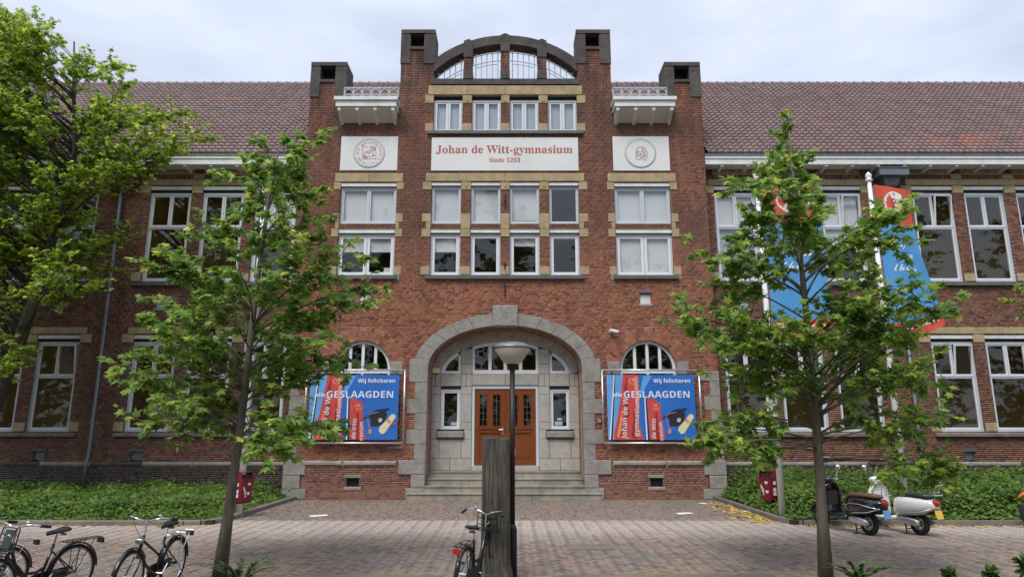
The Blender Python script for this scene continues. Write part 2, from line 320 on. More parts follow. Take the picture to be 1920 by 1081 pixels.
# ================================================================== brickwork
def spans(x0, x1, za, zb, holes):
    iv = [(x0, x1)]; zm = (za + zb) / 2
    for h in holes:
        if h[0] == 'r':
            if zb <= h[3] + 1e-4 or za >= h[4] - 1e-4: continue
            a, b = h[1], h[2]
        else:                                    # ('a', cx, half, z0, b, zbottom)
            _, cx, ha, z0, b_, zbot = h
            if zm < zbot or zm > z0 + b_: continue
            w = ha if zm <= z0 else ha * math.sqrt(max(0, 1 - ((zm - z0) / b_) ** 2)); a, b = cx - w, cx + w
        nv = []
        for p, q in iv:
            if b <= p or a >= q: nv.append((p, q)); continue
            if a > p: nv.append((p, a))
            if b < q: nv.append((b, q))
        iv = nv
    return [(p, q) for p, q in iv if q - p > .015]
DZ, BL, JT = .0635, .21, .011
def brick_boxes(x0, x1, z0, z1, holes, dz=DZ, soldier=False):
    out = []; core = []
    cuts = sorted({round(z, 4) for h in holes if h[0] == 'r' for z in (h[3], h[4]) if z0 < z < z1})
    n = max(1, round((z1 - z0) / dz)); dz = (z1 - z0) / n
    for i in range(n):
        a, b = z0 + i * dz, z0 + (i + 1) * dz
        lv = [a] + [c for c in cuts if a + .012 < c < b - .012] + [b]
        full = spans(x0, x1, a, b, [h for h in holes if h[0] == 'a'] + [h for h in holes if h[0] == 'r'])
        todo = [(a, b, full)]
        if len(lv) > 2:
            for za, zb in zip(lv, lv[1:]):
                todo.append((za, zb, [iv for iv in spans(x0, x1, za, zb, holes + [('r', p, q, a - 1, b + 1) for p, q in full]) if iv[1] - iv[0] > .04]))
        for za, zb, ivs in todo:
            for p, q in ivs:
                core.append((p, q, za, zb))
                pitch = .07 if soldier else (BL if i % 2 == 0 else BL / 2)
                off = 0 if soldier else ((i % 4) * BL / 4 if i % 2 == 0 else BL / 4)
                k = math.floor((p - off) / pitch)
                while True:
                    s, e = off + k * pitch, off + (k + 1) * pitch; k += 1
                    if s >= q - .005: break
                    s, e = max(s, p), min(e, q)
                    if e - s < .03 and e - s < pitch * .5 and out and abs(out[-1][1] + JT - s) < .02 and s > p:
                        out[-1][1] = e - JT / 2 if e < q else e; continue
                    out.append([s + (JT / 2 if s > p else 0), e - (JT / 2 if e < q else 0), za + JT / 2, zb - JT / 2])
    return np.array([o for o in out if o[1] - o[0] > .01 and o[3] - o[2] > .008]), core
QF = np.array([[0, 1, 5, 4], [4, 5, 6, 7], [0, 3, 2, 1], [3, 0, 4, 7], [1, 2, 6, 5]])
def boxes_mesh(name, bx, y0, y1, m, parent, kind='stuff', jit=.002):
    n = len(bx); j = RNG.uniform(-jit, jit, n); r = RNG.random(n)
    V = np.empty((n, 8, 3))
    for k, (xi, yi, zi) in enumerate([(0, 0, 2), (1, 0, 2), (1, 1, 2), (0, 1, 2), (0, 0, 3), (1, 0, 3), (1, 1, 3), (0, 1, 3)]):
        V[:, k, 0] = bx[:, xi]; V[:, k, 2] = bx[:, zi]; V[:, k, 1] = (y0 + j) if yi == 0 else y1
    F = (QF[None] + (np.arange(n) * 8)[:, None, None]).reshape(-1, 4)
    return npmesh(name, V.reshape(-1, 3), F, np.repeat(r, 5), m, parent, kind)
def wall(name, x0, x1, z0, z1, y, holes, bm, mm_, parent, th=.3, soldier=False, dz=DZ, single=0):
    bx, core = brick_boxes(x0, x1, z0, z1, holes, dz, soldier)
    c = MB()
    for p, q, a, b in core: c.box(p + .004, q - .004, y + .009, y + th, a, b)
    w = c.build(name, mm_, parent)
    if single:                                   # the bricks that show largest are objects of their own
        full = [i for i, b in enumerate(bx) if (abs(b[1] - b[0] - (BL - JT)) < .004 or abs(b[1] - b[0] - (BL / 2 - JT)) < .004) and b[3] - b[2] > .045]
        pick = set(full[:single]); cache = {}
        for i in sorted(pick):
            b = bx[i]; lg = b[1] - b[0] > .15; key = (lg, random.randrange(9), round(b[1] - b[0], 4), round(b[3] - b[2], 4))
            if key not in cache:
                q = MB().box(0, b[1] - b[0], 0, .1, 0, b[3] - b[2], (key[1] + .5) / 9); o = q.build('brick', bm, w); cache[key] = o.data
            else: o = link('brick', cache[key], w)
            o.location = (b[0], y + random.uniform(-.002, .002), b[2])
        bx = np.array([b for i, b in enumerate(bx) if i not in pick])
    boxes_mesh('brickwork', bx, y, y + .1, bm, w)
    return w
# ================================================================== the building
B = thing('school_building', 'red brick school with stepped central gable, arched stone porch and long tiled wings', 'building')
def stone(x0, x1, z0, z1, m='sandstone', proud=.016, y=0, depth=.12, name='sandstone_block', parent=None, ch=.012, g=.003):
    x0, x1 = min(x0, x1) + g, max(x0, x1) - g; z0 += g; z1 -= g; f = y - proud; c = min(ch, (x1 - x0) / 3, (z1 - z0) / 3)
    q = MB(); q.add([(x0 + c, f, z0 + c), (x1 - c, f, z0 + c), (x1 - c, f, z1 - c), (x0 + c, f, z1 - c),
                     (x0, f + c, z0), (x1, f + c, z0), (x1, f + c, z1), (x0, f + c, z1),
                     (x0, y + depth, z0), (x1, y + depth, z0), (x1, y + depth, z1), (x0, y + depth, z1)],
                    [(0, 1, 2, 3), (4, 5, 1, 0), (5, 6, 2, 1), (6, 7, 3, 2), (7, 4, 0, 3), (8, 9, 5, 4), (9, 10, 6, 5), (10, 11, 7, 6), (11, 8, 4, 7), (11, 10, 9, 8)])
    return q.build(name, m, parent or B)
def pstone(pts, y0, y1, m, name, parent=None, ch=.012):     # chamfered stone with a polygonal face
    cx = sum(p[0] for p in pts) / len(pts); cz = sum(p[1] for p in pts) / len(pts)
    n = len(pts); a = sum(pts[i][0] * pts[(i + 1) % n][1] - pts[(i + 1) % n][0] * pts[i][1] for i in range(n))
    if a < 0: pts = pts[::-1]
    d = max(math.hypot(p[0] - cx, p[1] - cz) for p in pts); k = 1 - ch * 1.3 / d; k2 = 1 - .004 / d
    inn = [(cx + (x - cx) * k, cz + (z - cz) * k) for x, z in pts]; out = [(cx + (x - cx) * k2, cz + (z - cz) * k2) for x, z in pts]
    V = [(x, y0, z) for x, z in inn] + [(x, y0 + ch, z) for x, z in out] + [(x, y1, z) for x, z in out]
    F = [tuple(range(n)), tuple(range(3 * n - 1, 2 * n - 1, -1))]
    for i in range(n):
        j = (i + 1) % n; F += [(i, i + n, j + n, j), (i + n, i + 2 * n, j + 2 * n, j + n)]
    return MB().add(V, F).build(name, m, parent or B)
def frame_ring(q, x0, x1, z0, z1, y0, y1, w):
    q.box(x0, x0 + w, y0, y1, z0, z1); q.box(x1 - w, x1, y0, y1, z0, z1); q.box(x0 + w, x1 - w, y0, y1, z0, z0 + w); q.box(x0 + w, x1 - w, y0, y1, z1 - w, z1)
def window(x0, x1, z0, z1, y, rows, housing=.13, gap=.05, blinds=(), fw=.06, sash=.045, fm='frame_grey', sm='frame_white', set_=.09, tilt=None):
    """rows from the bottom: (height fraction, lights). blinds: (row, light, fraction from top, material)"""
    q = MB(); top = z1 - housing - gap
    frame_ring(q, x0 + .004, x1 - .004, z0 + .004, top, y + set_, y + set_ + .09, fw)
    zi0, zi1 = z0 + fw, top - fw; xi0, xi1 = x0 + fw, x1 - fw; tot = zi1 - zi0; z = zi0; cells = []
    for ri, (fr, nc) in enumerate(rows):
        zt = zi1 if ri == len(rows) - 1 else z + tot * fr
        if ri < len(rows) - 1: q.box(xi0, xi1, y + set_ + .004, y + set_ + .086, zt - .025, zt + .025)
        a, b = (z + .025 if ri else z), (zt - .025 if ri < len(rows) - 1 else zt); wd = (xi1 - xi0) / nc
        for c in range(nc):
            l_, r_ = xi0 + c * wd + (.022 if c else 0), xi0 + (c + 1) * wd - (.022 if c < nc - 1 else 0)
            if c: q.box(xi0 + c * wd - .022, xi0 + c * wd + .022, y + set_ + .006, y + set_ + .084, a, b)
            cells.append((ri, c, l_, r_, a, b))
        z = zt
    w = q.build('window', fm, B)
    for ri, c, l_, r_, a, b in cells:
        s = MB(); frame_ring(s, l_ + .003, r_ - .003, a + .003, b - .003, y + set_ + .02, y + set_ + .075, sash); so_ = s.build('sash', sm, w)
        pn = MB().box(l_ + sash, r_ - sash, y + set_ + .046, y + set_ + .052, a + sash, b - sash).build('pane', 'glass', w)
        if tilt and (ri, c) in tilt:             # bottom-hung light standing ajar
            for o in (so_, pn):
                mt = Matrix.Translation((0, y + set_ + .05, a)) @ Matrix.Rotation(R(9), 4, 'X') @ Matrix.Translation((0, -(y + set_ + .05), -a)); o.matrix_local = mt
        for (br, bc, fr, bmat) in blinds:
            if br == ri and bc == c: MB().box(l_ + .01, r_ - .01, y + set_ + .12, y + set_ + .125, b - (b - a) * fr, b).build('blind', bmat, w)
    if housing:
        s = MB(); s.box(x0 + .01, x1 - .01, y + .01, y + .13, z1 - housing, z1 - .035); s.build('screen_housing', 'paint_white', w)
        MB().box(x0 + .006, x1 - .006, y + .1, y + .17, top, z1 - housing + .001).box(x0 + .006, x1 - .006, y + .06, y + .15, z1 - .036, z1).build('slot_shade', 'gap_shade', w)  # near-black boxes put the shade of the slot into colour
    return w
# ---- central block ------------------------------------------------------------
CW = [(-2.46, -1.48), (-1.15, -.16), (.14, 1.13), (1.45, 2.44)]
holes = []
for a, b in CW: holes += [('r', a, b, 11.97, 13.31), ('r', a, b, 8.72, 10.17), ('r', a, b, 6.95, 8.53)]
for s in (-1, 1):
    a, b = sorted((s * 3.63, s * 5.49)); holes += [('r', a, b, 8.72, 10.15), ('r', a, b, 6.95, 8.53), ('a', s * 4.52, .89, 3.94, .89, 2.3)]
    a, b = sorted((s * 4.34, s * 4.7)); holes += [('r', a, b, 6.02, 6.36)]
    a, b = sorted((s * 3.64, s * 5.52)); holes += [('r', a, b, 12.88, 17)]
    a, b = sorted((s * 5.52, s * 6.72)); holes += [('r', a, b, 13.8, 17)]
    a, b = sorted((s * 2.48, s * 3.64)); holes += [('r', a, b, 15.1, 17)]
holes += [('r', -2.48, 2.48, 13.70, 17), ('a', 0, 2.45, 3.94, 1.45, -1)]
tw = wall('tower_wall', -6.72, 6.72, .97, 15.12, 0, holes, 'brick_tower', 'mortar', B)
for s in (-1, 1):                                                       # depth of the piers behind the face
    a, b = sorted((s * 5.52, s * 6.72)); MB().box(a + .01, b - .01, .28, .86, 10.5, 13.8).build('pier_back', 'brick_tower', B)
    a, b = sorted((s * 2.48, s * 3.64)); MB().box(a + .01, b - .01, .28, .86, 10.5, 15.1).build('pier_back', 'brick_tower', B)
    a, b = sorted((s * 6.2, s * 2.86)); px0, px1 = sorted((s * 4.43, s * 4.81))
    wall('plinth_wall', a, b, 0.0, .97, -.08, [('r', px0, px1, .36, .62)], 'brick_plinth', 'mortar_pale', B, th=.4, single=150)
    # plinth coping, corner stones and quoins
    for p, q in ((6.26, 4.95), (4.95, 3.3)): stone(s * p, s * q, .965, 1.13, 'granite', .13, -.0, .1, 'coping_stone', ch=.05)
    for z0, z1, p, q in ((.0, .30, 6.76, 6.02), (.30, .70, 6.76, 6.22), (.70, 1.15, 6.76, 6.08)): stone(s * p, s * q, z0, z1, 'granite', .12, 0, .2, 'granite_block', ch=.02)
    for z0, z1, q in ((1.15, 1.72, 6.42), (1.72, 2.16, 6.22), (2.16, 2.64, 6.42), (2.64, 3.08, 6.22), (3.08, 3.55, 6.42), (3.55, 3.86, 6.1)):
        stone(s * 6.735, s * q, z0, z1, 'granite', .02, 0, .2, 'granite_block')
    # door-side quoins
    for z0, z1, q in ((.0, .33, 3.02), (.33, .72, 2.86), (.72, 1.15, 3.26)): stone(s * 2.43, s * q, z0, z1, 'granite', .12, 0, .5, 'granite_block', ch=.02)
    for z0, z1, q in ((1.15, 1.62, 2.8), (1.62, 2.06, 3.06), (2.06, 2.55, 2.8), (2.55, 3.0, 3.06), (3.0, 3.52, 2.82)): stone(s * 2.43, s * q, z0, z1, 'granite', .025, 0, .4, 'granite_block')
    stone(s * 2.43, s * 3.02, 3.52, 4.24, 'granite', .03, 0, .4, 'granite_block')
    # plinth and wall vents
    a, b = px0, px1
    stone(a - .06, b + .06, .62, .72, 'granite', .015, -.08, .1, 'vent_lintel'); stone(a - .08, b + .08, .26, .36, 'granite', .02, -.08, .1, 'vent_sill')
    v = MB().box(a, b, .03, .05, .36, .62)
    for k in range(3): v.box(a, b, -.03, -.01, .42 + .07 * k, .435 + .07 * k)
    v.build('vent_grille', 'iron_black', B)
    a, b = sorted((s * 4.34, s * 4.7)); stone(a - .05, b + .05, 6.36, 6.46, 'slate', .015, 0, .1, 'vent_lintel'); stone(a - .05, b + .05, 5.93, 6.02, 'granite', .02, 0, .1, 'vent_sill')
    v = MB().box(a, b, .07, .09, 6.02, 6.34); v.build('vent_grille', 'paint_white', B)
# sandstone dressings of the window groups
def jamb_blocks(x, d, lv):      # x edge of the opening, d direction away from it
    for z0, z1, w in lv: stone(x, x + d * w, z0, z1)
LV = ((9.88, 10.165, .30), (8.76, 9.05, .30), (8.53, 8.76, .16), (8.25, 8.53, .30), (6.97, 7.26, .30))
LVN = ((9.88, 10.165), (8.53, 9.05), (8.25, 8.53), (6.97, 7.26))
for x, d in ((-2.46, -1), (2.44, 1)):
    jamb_blocks(x, d, LV); jamb_blocks(x, d, ((13.0, 13.31, .30), (11.97, 12.27, .28)))
for (a0, a1), (b0, b1) in zip(CW, CW[1:]):
    for z0, z1 in LVN: stone(a1, b0, z0, z1)
    stone(a1, b0, 13.0, 13.31); stone(a1, b0, 11.97, 12.27)
    m_ = (a1 + b0) / 2; MB().lathe([(.001, -.035), (.05, -.035), (.05, .02)], 10, (m_, 0, 13.1), 'y').build('stone_boss', 'sandstone', B); MB().lathe([(.001, -.035), (.05, -.035), (.05, .02)], 10, (m_, 0, 10.02), 'y').build('stone_boss', 'sandstone', B)
for k in range(4):
    e = (-2.66, -1.31, -.01, 1.29, 2.64); stone(e[k], e[k + 1], 13.31, 13.66, proud=.03); stone(e[k], e[k + 1], 10.17, 10.46, proud=.03); a, b = CW[k]; stone(a, b, 8.53, 8.72, proud=-.02, depth=.2)
MB().box(-2.66, 2.64, -.1, .1, 11.86, 11.965).build('window_sill', 'slate', B); MB().box(-2.6, 2.58, -.1, .1, 6.83, 6.945).build('window_sill', 'slate', B)
for s in (-1, 1):
    for x, d in ((s * 3.63, -s), (s * 5.49, s)): jamb_blocks(x, d, tuple((a, min(b, 10.15), w * .8) for a, b, w in LV))
    for p, q in ((3.42, 4.56), (4.56, 5.7)): stone(s * p, s * q, 10.15, 10.46, proud=.03)
    a, b = sorted((s * 3.63, s * 5.49)); stone(a, b, 8.53, 8.72, proud=-.02, depth=.2)
    MB().box(min(s * 3.52, s * 5.62), max(s * 3.52, s * 5.62), -.1, .1, 6.83, 6.945).build('window_sill', 'slate', B)
    for x in (s * 3.52, s * 5.62): stone(x - .09, x + .09, 6.8, 6.97, 'granite', .02)
    window(a, b, 8.72, 10.15, 0, [(1, 2)], housing=.14, gap=.03, blinds=((0, 0, .98, 'blind'), (0, 1, .98, 'blind')), sm='frame_grey')
    window(a, b, 6.95, 8.53, 0, [(1, 2)], housing=.14, gap=.03, blinds=((0, 0, .4 if s < 0 else .97, 'blind'), (0, 1, .4 if s < 0 else .97, 'blind')), sash=.075)
MB().box(-3.98, -3.76, .16, .164, 7.05, 7.25).build('notice', 'paper_white', B)
for k, (a, b) in enumerate(CW):
    window(a, b, 11.97, 13.31, 0, [(1, 2)], housing=0, gap=.16, blinds=((0, 0, .99, 'blind_blue'), (0, 1, .99, 'blind_blue')), sash=.05)
    MB().box(a + .01, b - .01, .14, .3, 13.13, 13.31).build('head_gap_shade', 'gap_shade', B)  # near-black box paints the shaded gap above the sashes
    window(a, b, 8.72, 10.17, 0, [(1, 1)], housing=.13, gap=.03, blinds=() if k == 3 else ((0, 0, .93 if k == 2 else .99, 'blind'),), sash=.03, sm='frame_grey')
    window(a, b, 6.95, 8.53, 0, [(1, 1)], housing=.13, gap=.03, blinds=((0, 0, (.4, .02, .25, .08)[k], 'blind'),), sash=.075)
# wall anchors
for z0, z1 in ((6.25, 6.68), (7.15, 7.4), (9.25, 9.7)): MB().tube([(-.01, -.035, z0), (-.01, -.035, z1)], .018, 6).box(-.04, .02, -.03, .02, (z0 + z1) / 2 - .03, (z0 + z1) / 2 + .03).build('wall_anchor', 'iron_black', B)
# ---- pier caps, parapet arch, railings -----------------------------------------
def cap(x0, x1, zf, zt):
    w = x1 - x0; nx0, nx1 = x0 + .31, x1 - .37; zn0, zn1 = zt - .66, zt - .16
    q = MB(); f = -.03
    q.box(x0 - .02, nx0, f, .88, zf, zt - .34); q.box(nx1, x1 + .02, f, .88, zf, zt - .34)
    q.box(x0 - .02, nx0, f + .006, .874, zt - .325, zt - .165); q.box(nx1, x1 + .02, f + .006, .874, zt - .325, zt - .165)
    q.box(x0 - .02, x1 + .02, f - .01, .89, zt - .15, zt)
    q.box(nx0, nx1, .45, .86, zf + .3, zt - .15)
    q.prism([(nx0 - .02, zt - .15), (nx1 + .02, zt - .15), ((nx0 + nx1) / 2, zt - .045)], f - .035, 0)
    q.box(nx0, nx1, f - .02, .5, zn0 - .1, zn0)
    o = q.build('pier_cap', 'stone_dark', B)
    MB().box(nx0 + .002, nx1 - .002, .43, .449, zn0, zn1).build('niche_shade', 'gap_shade', o)  # near-black sheet paints the shade inside the niche
    MB().box(nx0 + .003, nx1 - .003, .004, .4, zf, zn0 - .11).build('niche_apron', 'brick_tower', o)
for s in (-1, 1):
    a, b = sorted((s * 5.52, s * 6.72)); cap(a, b, 13.24, 14.54); a, b = sorted((s * 2.48, s * 3.64)); cap(a, b, 14.5, 15.79)
MB().box(-2.56, 2.54, -.045, .42, 13.70, 13.905).build('parapet_sill', 'stone_dark', B)
ARC, ACZ = 3.80, 11.76
def arcpt(r_, x): return ACZ + math.sqrt(r_ * r_ - x * x)
xs = np.linspace(-2.49, 2.47, 41)
for i0, i1 in ((0, 10), (10, 20), (20, 30), (30, 40)):
    sub = xs[i0:i1 + 1]; pts = [(x, arcpt(ARC, x)) for x in sub] + [(x, max(13.92, arcpt(ARC - .34, x))) for x in sub[::-1]]; pstone(pts, -.05, .45, 'stone_dark', 'arch_stone')
for x in (-1.30, -.02, 1.26):
    zt = arcpt(ARC, x); q = MB(); q.box(x - .16, x + .16, -.07, .44, zt - .62, zt + .015); q.prism([(x - .1, zt + .01), (x + .1, zt + .01), (x + .06, zt + .06), (x - .06, zt + .06)], -.07, .44); q.build('mullion_stone', 'stone_dark', B); MB().box(x - .165, x + .165, -.07, .44, 13.905, 14.2).build('mullion_base', 'stone_dark', B)
    wall('mullion_brick', x - .155, x + .155, 14.2, zt - .62, -.04, [], 'brick_tower', 'mortar', B)
for a, b in ((-2.44, -1.46), (-1.14, -.18), (.14, 1.10), (1.42, 2.42)):
    q = MB(); n = 5
    for k in range(n):
        x = a + (b - a) * (k + .5) / n; t = arcpt(ARC - .34, x) - .1
        q.tube([(x, .2, 13.92), (x, .2, t)], .016, 5)
        if t - 13.9 > .3 and k in (0, n - 1): q.box(x - .05, x + .05, .18, .22, t - .02, t + .02)
    for off in (.19, .5):
        pp = [(x, .2, arcpt(ARC - .34, x) - off) for x in np.linspace(a, b, 9)]; pp = [p for p in pp if p[2] > 13.94]
        if len(pp) > 1: q.tube(pp, .014, 5)
    pp = [(x, .2, arcpt(ARC - .34, x) - .62) for x in np.linspace(a + .12, b - .12, 7)]; pp = [p for p in pp if p[2] > 13.94]
    if len(pp) > 1: q.tube(pp, .013, 5)
    q.tube([(a, .2, 14.0), (b, .2, 14.0)], .014, 5); q.build('parapet_railing', 'iron_grey', B)
for s in (-1, 1):                                            # bracketed cornice shelves with iron railings
    a, b = sorted((s * 3.60, s * 5.72))
    q = MB(); q.box(a, b, -.62, .1, 12.83, 12.95); q.box(a + .05, b - .05, -.56, .1, 12.62, 12.83); c = q.build('cornice_shelf', 'cornice_white', B)
    for k in range(4):
        x = a + .16 + (b - a - .32) * k / 3; t = MB(); t.add([(x - .05, 0, 12.2), (x + .05, 0, 12.2), (x + .05, 0, 12.62), (x - .05, 0, 12.62), (x - .05, -.52, 12.5), (x + .05, -.52, 12.5), (x + .05, -.52, 12.62), (x - .05, -.52, 12.62)],
             [(0, 1, 5, 4), (4, 5, 6, 7), (1, 2, 6, 5), (0, 4, 7, 3)]); t.build('bracket', 'cornice_white', c)
    MB().add([(a + .1, -.02, 12.26), (b - .1, -.02, 12.26), (b - .1, -.5, 12.56), (a + .1, -.5, 12.56), (a + .1, -.02, 12.6), (b - .1, -.02, 12.6), (b - .1, -.5, 12.6), (a + .1, -.5, 12.6)],
             [(0, 1, 2, 3), (7, 6, 5, 4), (0, 4, 5, 1), (2, 6, 7, 3), (0, 3, 7, 4), (1, 5, 6, 2)]).build('soffit', 'balcony_cream', c)
    q = MB(); r0, r1 = (a + .02, b - .28) if s > 0 else (a + .28, b - .02); n = 6; y = -.42
    q.box(r0, r1, y - .02, y + .02, 13.335, 13.37); q.box(r0, r1, y - .015, y + .015, 12.95, 12.975)
    for k in range(n + 1): q.box(r0 + (r1 - r0) * k / n - .012, r0 + (r1 - r0) * k / n + .012, y - .015, y + .015, 12.95, 13.34)
    for k in range(n):
        cx = r0 + (r1 - r0) * (k + .5) / n; hw = (r1 - r0) / n / 2 - .02
        q.tube([(cx + hw * math.cos(t), y, 13.15 + .16 * math.sin(t)) for t in np.linspace(0, math.pi, 9)], .018, 5); q.tube([(cx + hw * .8 * math.cos(t), y, 13.08 - .1 * math.sin(t)) for t in np.linspace(0, math.pi, 7)], .016, 5); q.box(cx - hw, cx + hw, y - .012, y + .012, 13.10, 13.13)
    q.build('iron_railing', 'iron_grey', B)
# ---- arched side windows ---------------------------------------------------------
for s in (-1, 1):
    cx = s * 4.52; ring = []
    for rr in range(3):
        r0 = .9 + rr * .145; n = 34 + rr * 5
        for k in range(n):
            t0, t1 = math.pi * (k + .08) / n, math.pi * (k + .92) / n; ring.append([(cx + r0 * math.cos(t0), 3.94 + r0 * math.sin(t0)), (cx + r0 * math.cos(t1), 3.94 + r0 * math.sin(t1)), (cx + (r0 + .135) * math.cos(t1), 3.94 + (r0 + .135) * math.sin(t1)), (cx + (r0 + .135) * math.cos(t0), 3.94 + (r0 + .135) * math.sin(t0))])
    q = MB(); pts = [(cx + .895 * math.cos(t), 3.94 + .895 * math.sin(t)) for t in np.linspace(0, math.pi, 25)] + [(cx + 1.33 * math.cos(t), 3.94 + 1.33 * math.sin(t)) for t in np.linspace(math.pi, 0, 25)]
    for k in range(24):
        q.prism([pts[k], pts[k + 1], pts[48 - k], pts[49 - k]], -.008, .12)
    arch = q.build('brick_arch', 'mortar', B); q = MB()
    for pg in ring: q.prism(pg, -.018, .1, random.random())
    q.build('arch_brickwork', 'brick_tower', arch, kind='stuff')
    for a, b in ((.9, 1.28), (-1.28, -.9)): stone(cx + a, cx + b, 3.76, 4.17, 'granite', .03, name='granite_block')
    q = MB(); T = np.linspace(0, math.pi, 25)
    for t0, t1 in zip(T, T[1:]): q.prism([(cx + r_ * math.cos(t), 3.94 + r_ * math.sin(t)) for r_, t in ((.8, t0), (.89, t0), (.89, t1), (.8, t1))], .1, .19)
    for x in (-.89, .8): q.box(cx + x, cx + x + .09, .1, .19, 2.3, 3.94)
    q.box(cx - .8, cx + .8, .1, .19, 3.80, 3.88)
    for x in (-.4, 0, .4): q.box(cx + x - .045, cx + x + .045, .1, .19, 3.88, 3.94 + math.sqrt(.8 ** 2 - x * x))
    q.box(cx - .8, cx + .8, .1, .19, 2.3, 2.38); q.box(cx - .04, cx + .04, .1, .19, 2.38, 3.8); w = q.build('window', 'frame_white', B)
    for x0, x1 in ((-.8, -.44), (-.355, -.045), (.045, .355), (.44, .8)):
        pg = [(cx + x0, 3.88)] + [(cx + x1, 3.88)] + [(cx + x, 3.94 + math.sqrt(max(0, .8 ** 2 - x * x))) for x in np.linspace(x1, x0, 6)]; MB().prism(pg, .14, .146).build('pane', 'glass', w)
    for x0, x1 in ((-.8, -.04), (.04, .8)): MB().box(cx + x0, cx + x1, .14, .146, 2.38, 3.8).build('pane', 'glass', w)
    MB().box(cx - 1.0, cx + 1.0, -.1, .1, 2.2, 2.3).build('window_sill', 'slate', B)
# ---- porch ---------------------------------------------------------------------------
EZ = 3.94
def EL(a, b, t, z=EZ): return (a * math.cos(t), z + b * math.sin(t))
edges = [R(12), R(26), R(40), R(53), R(66), R(81.8)]
for s in (0, 1):
    for t0, t1 in zip(edges, edges[1:]):
        T = np.linspace(t0, t1, 5); pg = [EL(2.43, 1.38, t) for t in T] + [EL(2.9, 1.77, t) for t in T[::-1]]
        if s: pg = [(-x, z) for x, z in pg]
        pstone(pg, -.03, .34, 'granite', 'arch_stone')
    T = np.linspace(0, edges[0], 5); pg = [EL(2.43, 1.38, t) for t in T] + [EL(2.9, 1.77, t) for t in T[::-1]]; pg = [(-x, z) for x, z in pg] if s else pg; pstone(pg, -.032, .34, 'granite', 'arch_stone')
stone(-.41, .41, 5.28, 5.96, 'granite_rough', .1, 0, .35, 'keystone', ch=.03)
q = MB(); n = 84
for k in range(n):
    t0, t1 = math.pi * (k + .06) / n, math.pi * (k + .94) / n
    for y0, y1 in ((.30, .515), (.525, .76)): q.prism([EL(2.36, 1.31, t0), EL(2.36, 1.31, t1), EL(2.5, 1.45, t1), EL(2.5, 1.45, t0)], y0, y1, random.random())
zz = .8
while zz < EZ - .02:
    for s in (-1, 1):
        for y0, y1 in ((.35, .55), (.56, .76)): q.box(min(s * 2.37, s * 2.5), max(s * 2.37, s * 2.5), y0, y1, zz, min(EZ, zz + .052), random.random())
    zz += .0635
q.build('porch_lining', 'brick_tower', B, kind='stuff')
q = MB(); n = 40
for k in range(n): t0, t1 = math.pi * k / n, math.pi * (k + 1) / n; q.prism([EL(2.37, 1.32, t0), EL(2.37, 1.32, t1), EL(2.55, 1.5, t1), EL(2.55, 1.5, t0)], .28, .758)
for s in (-1, 1): q.box(min(s * 2.38, s * 2.55), max(s * 2.38, s * 2.55), .345, .758, .6, EZ)
q.build('porch_vault', 'mortar_dark', B)
YB = .74
def bs(x0, x1, z0, z1, proud=0, m='granite_pale'): stone(x0, x1, z0, z1, m, proud, YB, .22, 'ashlar_block', g=.005, ch=.01)
